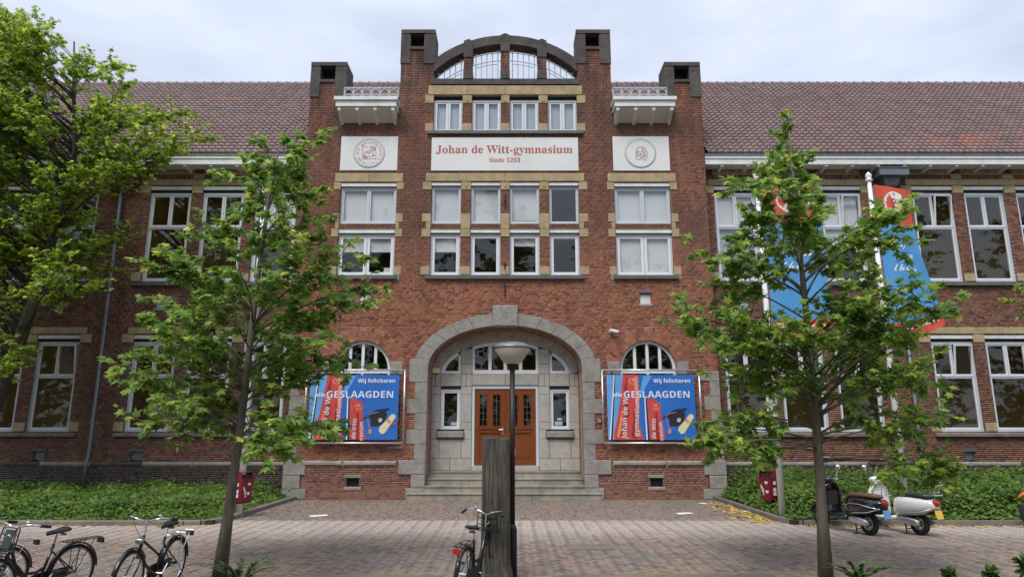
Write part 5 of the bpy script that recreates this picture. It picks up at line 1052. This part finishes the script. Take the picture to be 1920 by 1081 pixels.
# ================================================================== bicycles
def arcp(cx, cz, r, a0, a1, n=14, y=0): return [(cx + r * math.cos(R(a)), y, cz + r * math.sin(R(a))) for a in np.linspace(a0, a1, n)]
def bicycle(label, x, y, rz, style, lean=0, lamp='matt_black'):
    """local x forward, rear hub over the origin"""
    t = thing('bicycle', label, 'bicycle', (x, y, 0), rz, 'parked bicycles'); t.rotation_euler = (lean, 0, rz); r = .345; wb = 1.1; pm = 'bike_black'
    def wheel(cx):
        q = MB(); q.tube(arcp(cx, r, r - .022, 0, 360, 40), .022, 8, caps=False); w = q.build('wheel', 'tyre', t, smooth=True); MB().tube(arcp(cx, r, r - .048, 0, 360, 36), .011, 5, caps=False).build('rim', 'alu', w, smooth=True)
        s_ = MB()
        for k in range(26): a = 2 * math.pi * k / 26; s_.tube([(cx + .02 * math.cos(a + .9), .022 * (1 if k % 2 else -1), r + .02 * math.sin(a + .9)), (cx + (r - .05) * math.cos(a), 0, r + (r - .05) * math.sin(a))], .0014, 3, caps=False)
        s_.build('spokes', 'alu', w, kind='stuff'); MB().tube([(cx, -.06, r), (cx, .06, r)], .024, 8).build('hub', 'alu', w)
    wheel(0); wheel(wb)
    f = MB(); bb = (.46, 0, .29); hd0, hd1 = (.94, 0, .62), (.885, 0, .84); st = (.33, 0, .74)
    f.tube([bb, st], .019, 8); f.tube([hd0, hd1], .022, 8); f.tube([(.93, 0, .66), (.76, 0, .46), (.6, 0, .34), bb], .02 if style == 'city' else .024, 8)
    if style == 'transport': f.tube([(.9, 0, .8), (.82, 0, .58), (.68, 0, .43), (.52, 0, .42), (.42, 0, .46)], .02, 8)
    else: f.tube([(.9, 0, .78), (.4, 0, .5)], .017, 8)
    for s in (-1, 1): f.tube([bb, (0, s * .055, r)], .01, 6); f.tube([(.35, 0, .66), (0, s * .055, r)], .009, 6)
    f.build('frame', pm, t, smooth=True)
    k = MB(); k.tube([(.945, 0, .6), (.96, 0, .56)], .024, 8)
    for s in (-1, 1): k.tube([(.955, s * .045, .58), (1.0, s * .055, .48), (wb, s * .055, r)], .011, 6)
    k.build('fork', pm, t, smooth=True)
    for cx, a0, a1, nm in ((0, 5, 178, 'rear_mudguard'), (wb, 15, 150, 'front_mudguard')):
        m = MB(); A = np.linspace(a0, a1, 18); m.loft([[(cx + (r + .022 + h) * math.cos(R(a)), w_, r + (r + .022 + h) * math.sin(R(a))) for w_, h in ((-.03, -.008), (-.018, .006), (.018, .006), (.03, -.008), (.018, .002), (-.018, .002))] for a in A]); m.build(nm, pm, t, smooth=True)
    MB().loft([[(p, -.045 + .0, q) for p, q in [(x_ + .0, z_) for x_, z_ in ring_]] for ring_ in [[(0.0 + .06 * math.cos(a) - .0, r + .06 * math.sin(a)) for a in np.linspace(.5 * math.pi, 1.5 * math.pi, 6)] + [(.46 + .1 * math.cos(a), .29 + .1 * math.sin(a)) for a in np.linspace(-.5 * math.pi, .5 * math.pi, 6)]]] + [[(p, -.07, q) for p, q in [(0.0 + .06 * math.cos(a), r + .06 * math.sin(a)) for a in np.linspace(.5 * math.pi, 1.5 * math.pi, 6)] + [(.46 + .1 * math.cos(a), .29 + .1 * math.sin(a)) for a in np.linspace(-.5 * math.pi, .5 * math.pi, 6)]]]).build('chain_case', 'matt_black', t)
    c = MB(); c.tube([(.46, -.1, .29), (.46, .1, .29)], .012, 6); c.tube([(.46, -.1, .29), (.58, -.1, .17)], .01, 6); c.tube([(.46, .1, .29), (.34, .1, .41)], .01, 6); c.build('crank', 'alu', t); MB().box(.54, .62, -.2, -.11, .155, .18).build('pedal', 'matt_black', t); MB().box(.3, .38, .11, .2, .4, .425).build('pedal', 'matt_black', t)
    MB().tube([st, (.305, 0, .86)], .014, 8).build('seat_post', 'chrome', t); sdl = MB(); sdl.loft([[(x_, w_ * math.cos(a), .895 + h_ + .028 * math.sin(a)) for a in np.linspace(0, 2 * math.pi, 10, endpoint=False)] for x_, w_, h_ in ((.16, .05, .015), (.18, .1, .02), (.24, .105, .01), (.32, .06, 0), (.4, .03, -.005), (.45, .02, -.01))]); sdl.build('saddle', 'matt_black', t, smooth=True); MB().tube([(.22, -.05, .85), (.22, .05, .85)], .018, 6).build('saddle_springs', 'steel', t)
    MB().tube([hd1, (.865, 0, 1.0)], .013, 8).build('stem', 'chrome', t)
    hb = MB()
    for s in (-1, 1): hb.tube([(.865, 0, 1.0), (.9, s * .1, 1.04), (.89, s * .22, 1.07), (.78, s * .29, 1.05), (.68, s * .3, 1.03)], .011, 8)
    hb.build('handlebar', 'chrome', t, smooth=True)
    for s in (-1, 1): MB().tube([(.79, s * .29, 1.05), (.66, s * .3, 1.026)], .019, 8).build('grip', 'matt_black', t)
    MB().lathe([(.03, 0), (.03, .02), (.015, .035), (.001, .037)], 10, (.86, .17, 1.075)).build('bell', 'chrome', t)
    for s in (-1,): MB().tube([(.86, s * .2, 1.05), (.95, s * .1, .95), (.94, 0, .8), (.96, 0, .6)], .004, 4).build('brake_cable', 'matt_black', t)
    rc = MB(); z = .74
    for yy in (-.07, 0, .07): rc.tube([(-.36, yy, z), (.2, yy, z)], .006, 5)
    for xx in (-.36, -.1, .18): rc.tube([(xx, -.07, z), (xx, .07, z)], .006, 5)
    for s in (-1, 1): rc.tube([(-.22, s * .07, z), (0, s * .06, r)], .006, 5); rc.tube([(.0, s * .07, z), (0, s * .06, r)], .006, 5)
    rc.build('rear_carrier', 'alu' if style == 'city' else pm, t); MB().box(-.4, -.365, -.05, .05, .66, .72).build('rear_light', lamp, t); t.scale = (.93,) * 3
    MB().tube([(.0, .08, r), (-.12, .16, .02)], .01, 6).tube([(-.12, .16, .02), (-.02, .17, .015)], .008, 6).build('kickstand', 'alu', t)
    if style == 'transport':
        q = MB()
        for yy in (-.16, -.05, .05, .16): q.tube([(.98, yy, .76), (1.36, yy, .76)], .008, 5)
        for xx in (.98, 1.17, 1.36): q.tube([(xx, -.18, .76), (xx, .18, .76)], .008, 5)
        q.tube([(1.36, -.18, .76), (1.36, -.18, .81), (1.36, .18, .81), (1.36, .18, .76)], .008, 5)
        for s in (-1, 1): q.tube([(1.3, s * .15, .76), (wb, s * .065, r)], .008, 5)
        q.tube([(.98, -.16, .76), (.93, -.14, 1.02), (.93, .14, 1.02), (.98, .16, .76)], .009, 5)
        for zz, yy in ((.85, .155), (.94, .147)): q.tube([(.98 - (zz - .76) * .19, -yy, zz), (.98 - (zz - .76) * .19, yy, zz)], .007, 5)
        q.build('front_rack', pm, t); MB().loft([[(.97 - (zz - .76) * .19 + d, yy, zz) for zz, yy in ((.78, -.06), (.78, .06), (1.0, .075), (1.0, -.075))] for d in (.012, .02)]).build('name_board', 'bike_green', t); n_ = MB(); n_.tube([(.985 - (.9 - .76) * .19, .035 * math.cos(a), .9 + .04 * math.sin(a)) for a in np.linspace(.6, 5.9, 12)], .006, 4); n_.build('emblem', 'white_text', t)
    else: MB().lathe([(.001, .05), (.035, .045), (.04, 0), (.03, -.04), (.001, -.045)], 12, (.98, 0, .78), 'y').build('headlight', 'chrome', t)
    return t
def bike_at(px, py, **k):
    u = (px - 960) / FPX; v = (540 - py) / FPX; fw = math.cos(PITCH) - v * math.sin(PITCH); up = math.sin(PITCH) + v * math.cos(PITCH); d = -CAMZ / up; return CAMX + d * u, CAMY + d * fw
bx, by = bike_at(126, 1120); bicycle('black transport bicycle with front rack, second from the left edge', bx, by, R(252), 'transport', R(-3))
bx, by = bike_at(318, 1100); bicycle('black city bicycle with chrome handlebar left of the left maple', bx, by, R(268), 'city', R(-3))
bx, by = bike_at(866, 1128); bicycle('black transport bicycle leaning on the timber post, seen from behind', bx, by, R(76), 'transport', R(4), 'lamp_red')
bx, by = bike_at(-6, 1126); bicycle('black bicycle cut off by the left edge of the picture', bx, by, R(245), 'city', R(-3))
# ================================================================== scooters
def superring(x, zc, w, h, n=18, e=.75, zmin=None):
    o = []
    for k in range(n):
        a = 2 * math.pi * k / n; c_, s_ = math.cos(a), math.sin(a); yy = w * math.copysign(abs(c_) ** e, c_); zz = zc + h * math.copysign(abs(s_) ** e, s_); o.append((x, yy, zz))
    return o
def scooter(label, x, y, rz, paint, seat, plate, screen):
    t = thing('scooter', label, 'scooter', (x, y, 0), rz, 'parked scooters'); wb = 1.32; r = .225
    def wheel(cx):
        w = MB().tube(arcp(cx, r, r - .052, 0, 360, 32), .055, 10, caps=False).build('wheel', 'tyre', t, smooth=True); MB().lathe([(.125, -.045), (.13, -.03), (.13, .03), (.125, .045), (.1, .03), (.09, .02)], 24, (cx, 0, r), 'y').build('rim', 'alu', w, smooth=True); q = MB()
        for k in range(5): a = 2 * math.pi * k / 5; q.tube([(cx, .01, r), (cx + .12 * math.cos(a), .01, r + .12 * math.sin(a))], .016, 6)
        q.tube([(cx, -.06, r), (cx, .06, r)], .035, 10); q.build('spokes', 'zinc', w)
    wheel(0); wheel(wb)
    b = MB(); b.loft([superring(*a) for a in ((-.47, .60, .03, .03), (-.44, .60, .09, .07), (-.34, .595, .155, .115), (-.2, .575, .195, .155), (0, .555, .215, .185), (.2, .54, .21, .2), (.36, .52, .17, .21), (.46, .5, .13, .2), (.5, .49, .1, .17))]); b.build('rear_body', paint, t, smooth=True)
    for s in (-1, 1):
        MB().tube([(.34, s * .185, .42), (.1, s * .222, .43), (-.2, s * .2, .46), (-.42, s * .11, .545)], .012, 6).build('trim', 'chrome' if screen else 'alu', t, smooth=True)
        if screen: MB().tube([(.36, s * .18, .44), (.37, s * .19, .56), (.25, s * .215, .6), (0, s * .22, .6), (-.25, s * .195, .56), (-.43, s * .12, .53)], .011, 6).build('crash_bar', 'chrome', t, smooth=True)
    q = MB(); q.loft([superring(*a) for a in ((-.34, .745, .09, .025), (-.28, .755, .13, .04), (-.05, .765, .145, .045), (.2, .755, .13, .05), (.4, .735, .1, .045), (.47, .71, .06, .03))]); q.build('seat', seat, t, smooth=True)
    q = MB(); q.loft([superring(*a) for a in ((.42, .3, .12, .06), (.55, .28, .19, .045), (.85, .28, .2, .045), (.98, .3, .18, .05))]); q.build('floorboard', paint, t, smooth=True); MB().box(.56, .86, -.15, .15, .324, .332).build('floor_mat', 'matt_black', t)
    q = MB(); n = 11
    def shield(z, w, xo, d): return [(xo - .09 * (abs(k / (n - 1) * 2 - 1) ** 2), w * (k / (n - 1) * 2 - 1), z) for k in range(n)] + [(xo + d - .1 * (abs(k / (n - 1) * 2 - 1) ** 2), w * .96 * (k / (n - 1) * 2 - 1), z) for k in range(n - 1, -1, -1)]
    q.loft([shield(z, w, xo, d) for z, w, xo, d in ((.28, .2, .96, .04), (.4, .24, 1.0, .07), (.6, .25, 1.02, .1), (.78, .22, 1.02, .1), (.9, .14, 1.0, .1), (.95, .07, .98, .09))]); q.build('leg_shield', paint, t, smooth=True); MB().box(.93, 1.0, -.13, .13, .5, .78).build('glove_box', 'matt_black' if screen else paint, t)
    q = MB(); q.loft([[(wb + (r + .02) * 1.15 * math.cos(R(a)) , w_ * sc_, r + .03 + (r + .02) * 1.12 * math.sin(R(a)) + h_) for w_, h_ in ((-.085, -.07), (-.075, 0), (0, .02), (.075, 0), (.085, -.07), (0, -.01))] for a, sc_ in ((10, .6), (35, .9), (70, 1), (105, 1), (135, .8))]); q.build('front_mudguard', paint, t, smooth=True)
    MB().tube([(1.06, 0, .95), (1.22, .0, .5), (wb - .02, .075, r)], .028, 8).build('fork', 'alu', t); q = MB(); q.loft([superring(*a) for a in ((.9, 1.0, .03, .03), (.94, 1.0, .11, .06), (1.02, 1.0, .12, .075), (1.1, .99, .09, .07), (1.13, .985, .05, .05))]); q.build('headset', paint, t, smooth=True); MB().lathe([(.001, .02), (.05, .018), (.065, 0), (.055, -.04)], 16, (0, 0, 0)).build('headlight', 'chrome', t).matrix_local = Matrix.Translation((1.135, 0, .985)) @ Matrix.Rotation(R(90), 4, 'Y')
    for s in (-1, 1):
        MB().tube([(1.0, s * .1, 1.01), (.96, s * .34, 1.02)], .014, 8).build('handlebar', 'alu', t); MB().tube([(.968, s * .24, 1.018), (.955, s * .36, 1.02)], .022, 8).build('grip', 'matt_black', t); MB().tube([(1.03, s * .2, 1.02), (1.0, s * .33, 1.0)], .007, 6).build('brake_lever', 'alu', t)
        if screen or s > 0: MB().tube([(1.0, s * .2, 1.03), (1.0, s * .26, 1.22)], .007, 6).build('mirror_stem', 'chrome', t); q = MB().lathe([(.001, -.012), (.05, -.01), (.06, .0), (.05, .02), (.001, .03)], 16, (1.0, s * .27, 1.26), 'y'); o = q.build('mirror', 'chrome', t, smooth=True); o.matrix_local = Matrix.Translation((1.0, s * .27, 1.26)) @ Matrix.Rotation(R(80), 4, 'Z') @ Matrix.Translation((-1.0, -s * .27, -1.26))
    if screen:
        n = 9; q = MB(); q.loft([[(1.12 + .02 + .1 * (1 - abs(k / (n - 1) * 2 - 1) ** 2) - (z - 1.0) * .35, w * (k / (n - 1) * 2 - 1), z) for k in range(n)] + [(1.126 + .02 + .1 * (1 - abs(k / (n - 1) * 2 - 1) ** 2) - (z - 1.0) * .35, w * (k / (n - 1) * 2 - 1), z) for k in range(n - 1, -1, -1)] for z, w in ((1.0, .16), (1.15, .21), (1.35, .2), (1.46, .12))]); q.build('windscreen', 'clear_screen', t, smooth=True)
        q = MB(); q.tube([(1.03, -.2, 1.15), (.97, -.2, 1.35), (1.0, -.12, 1.46), (1.04, 0, 1.475), (1.0, .12, 1.46), (.97, .2, 1.35), (1.03, .2, 1.15)], .006, 5); q.build('screen_edge', 'chrome', t)
    else: MB().tube([(1.02, 0, 1.05), (.98, -.02, 1.2), (.93, .0, 1.27)], .012, 6).build('flyscreen_stem', 'alu', t)
    q = MB(); q.tube([(-.33, -.11, .79), (-.5, -.11, .8), (-.5, .11, .8), (-.33, .11, .79)], .01, 6)
    for z in (.8, .86, .92, .99): q.tube([(-.5 - (z - .8) * .1, -.11, z), (-.5 - (z - .8) * .1, .11, z)], .008, 6)
    for s in (-1, 0, 1): q.tube([(-.5, s * .11, .8), (-.52, s * .11, .99)], .009, 6)
    q.tube([(-.3, .1, .79), (-.2, .1, .73)], .009, 6); q.tube([(-.3, -.1, .79), (-.2, -.1, .73)], .009, 6); q.build('luggage_rack', 'chrome', t)
    q = MB(); q.loft([superring(*a) for a in ((-.485, .625, .035, .03), (-.475, .64, .07, .05), (-.43, .665, .085, .055))]); q.build('tail_light', 'lamp_red', t, smooth=True)
    MB().add([(-.5, -.085, .36), (-.5, .085, .36), (-.46, .085, .52), (-.46, -.085, .52), (-.492, -.085, .36), (-.492, .085, .36), (-.452, .085, .52), (-.452, -.085, .52)], [(0, 3, 2, 1), (4, 5, 6, 7), (0, 1, 5, 4), (2, 3, 7, 6), (1, 2, 6, 5), (0, 4, 7, 3)]).build('number_plate', plate, t); MB().loft([superring(*a) for a in ((-.46, .5, .05, .03), (-.3, .46, .07, .04), (-.1, .44, .07, .03))]).build('rear_mudguard', 'matt_black', t, smooth=True)
    q = MB(); q.loft([superring(*a) for a in ((-.12, .24, .03, .04), (-.05, .25, .05, .07), (.1, .26, .055, .075), (.3, .28, .05, .06), (.38, .28, .03, .03))]); o = q.build('engine_casing', 'alu', t, smooth=True); o.location = (0, .13, 0); q = MB().tube([(.3, -.12, .2), (.1, -.15, .2), (0, -.16, .23), (-.18, -.16, .27)], [.03, .06, .065, .045], 12); q.build('exhaust', 'zinc', t, smooth=True); MB().box(.1, .42, -.1, .1, .25, .36).build('chassis', 'matt_black', t)
    q = MB()
    for s in (-1, 1): q.tube([(.3, s * .06, .25), (.22, s * .12, .1), (.2, s * .14, .015), (.26, s * .16, .01)], .014, 6)
    q.tube([(.22, -.12, .1), (.22, .12, .1)], .01, 6); q.build('centre_stand', 'matt_black', t); return t
bx, by = bike_at(1632, 1002); scooter('black scooter with windscreen and brown seat, left of the white one', bx, by, R(107), 'scoot_black', 'seat_brown', 'plate_blue', True)
bx, by = bike_at(1727, 1002); scooter('white scooter with black seat, right of the black one', bx, by, R(107), 'scoot_white', 'matt_black', 'plate_yellow', False)
# ---- orange off-road motorbike cut by the right edge
t = thing('motorbike', 'orange off-road motorbike cut off by the right edge', 'motorbike', (12.75, -6.25, 0), R(180)); r = .31
for cx in (0, 1.36):
    w = MB().tube(arcp(cx, r, r - .045, 0, 360, 36), .045, 8, caps=False).build('wheel', 'tyre', t, smooth=True); MB().tube(arcp(cx, r, r - .09, 0, 360, 32), .016, 6, caps=False).build('rim', 'matt_black', w); q = MB()
    for k in range(20): a = 2 * math.pi * k / 20; q.tube([(cx, .02 * (1 if k % 2 else -1), r), (cx + (r - .1) * math.cos(a), 0, r + (r - .1) * math.sin(a))], .002, 3, caps=False)
    q.build('spokes', 'alu', w, kind='stuff'); MB().tube([(cx, -.08, r), (cx, .08, r)], .035, 10).build('hub', 'alu', w)
MB().loft([[(x_, w_ * k, z_ + h_) for k, h_ in ((-1, -.02), (-.6, .015), (.6, .015), (1, -.02), (0, .0))] for x_, z_, w_ in ((1.0, .78, .05), (1.2, .79, .075), (1.4, .775, .07), (1.55, .72, .06), (1.66, .64, .03))]).build('front_mudguard', 'orange', t, smooth=True)
for s in (-1, 1): MB().tube([(1.36, s * .09, r), (1.1, s * .09, .98)], .025, 8).build('fork_leg', 'alu', t)
MB().tube([(1.08, 0, .9), (.75, 0, .45), (.35, 0, .4), (.4, 0, .78), (1.05, 0, .88)], .03, 8).build('frame', 'matt_black', t); MB().tube([(0, .07, r), (.4, .07, .42)], .025, 6).build('swingarm', 'alu', t); MB().loft([superring(*a) for a in ((.45, .85, .06, .05), (.6, .86, .13, .1), (.85, .88, .14, .12), (1.0, .9, .08, .08))]).build('tank', 'orange', t, smooth=True); MB().loft([superring(*a) for a in ((-.2, .88, .05, .025), (0, .87, .09, .04), (.4, .85, .09, .04), (.6, .9, .06, .03))]).build('seat', 'matt_black', t, smooth=True)
MB().loft([[(x_, w_ * k, z_ + h_) for k, h_ in ((-1, -.02), (-.6, .015), (.6, .015), (1, -.02), (0, .0))] for x_, z_, w_ in ((-.55, .86, .04), (-.3, .84, .07), (0, .8, .08), (.2, .8, .08))]).build('rear_mudguard', 'orange', t, smooth=True); MB().loft([superring(*a) for a in ((.4, .45, .1, .1), (.5, .45, .14, .16), (.75, .48, .14, .17), (.85, .48, .08, .1))]).build('engine', 'zinc', t, smooth=True)
MB().tube([(1.05, -.38, 1.06), (1.08, -.1, 1.05), (1.08, .1, 1.05), (1.05, .38, 1.06)], .013, 8).build('handlebar', 'matt_black', t)
# ================================================================== small things on the paving
t = thing('drain_grate', 'sand-covered drain grate in the paving right of the lamp post', 'drain', (1.6, -8.6, 0), R(4)); q = MB(); frame_r = [(-.42, .42)]
q.box(-.42, .42, -.26, -.22, -.03, .012); q.box(-.42, .42, .22, .26, -.03, .012); q.box(-.42, -.38, -.22, .22, -.03, .012); q.box(.38, .42, -.22, .22, -.03, .012); q.build('rim', 'kerb_stone', t)
for k in range(15): MB().box(-.36 + k * .05, -.33 + k * .05, -.21, .21, -.03, .01).build('bar', 'joint_sand', t)
for i, (x, y, w_, lb) in enumerate(((-4.5, -4.1, .42, 'white sheet of paper lying on the paving left of the steps'), (4.55, -3.65, .4, 'white sheet of paper lying on the paving below the right banner'), (5.65, -1.35, .2, 'small white scrap by the corner of the right plinth'), (6.2, -3.2, .16, 'small white scrap among the yellow leaves'))):
    q = MB(); n = 5
    for k in range(n): a, b = -w_ / 2 + w_ * k / n, -w_ / 2 + w_ * (k + 1) / n; h = lambda u: .008 + .006 * math.sin(9 * u + i); q.add([(a, -.12, h(a)), (b, -.12, h(b)), (b, .12, h(b) + .004), (a, .12, h(a) + .004), (a, -.12, h(a) - .003), (b, -.12, h(b) - .003), (b, .12, h(b) + .001), (a, .12, h(a) + .001)], [(0, 1, 2, 3), (7, 6, 5, 4), (0, 4, 5, 1), (2, 6, 7, 3)])
    o = q.build('paper', 'paper_white'); o.location = (x, y, 0); o.rotation_euler.z = .15; tag(o, lb, 'paper')
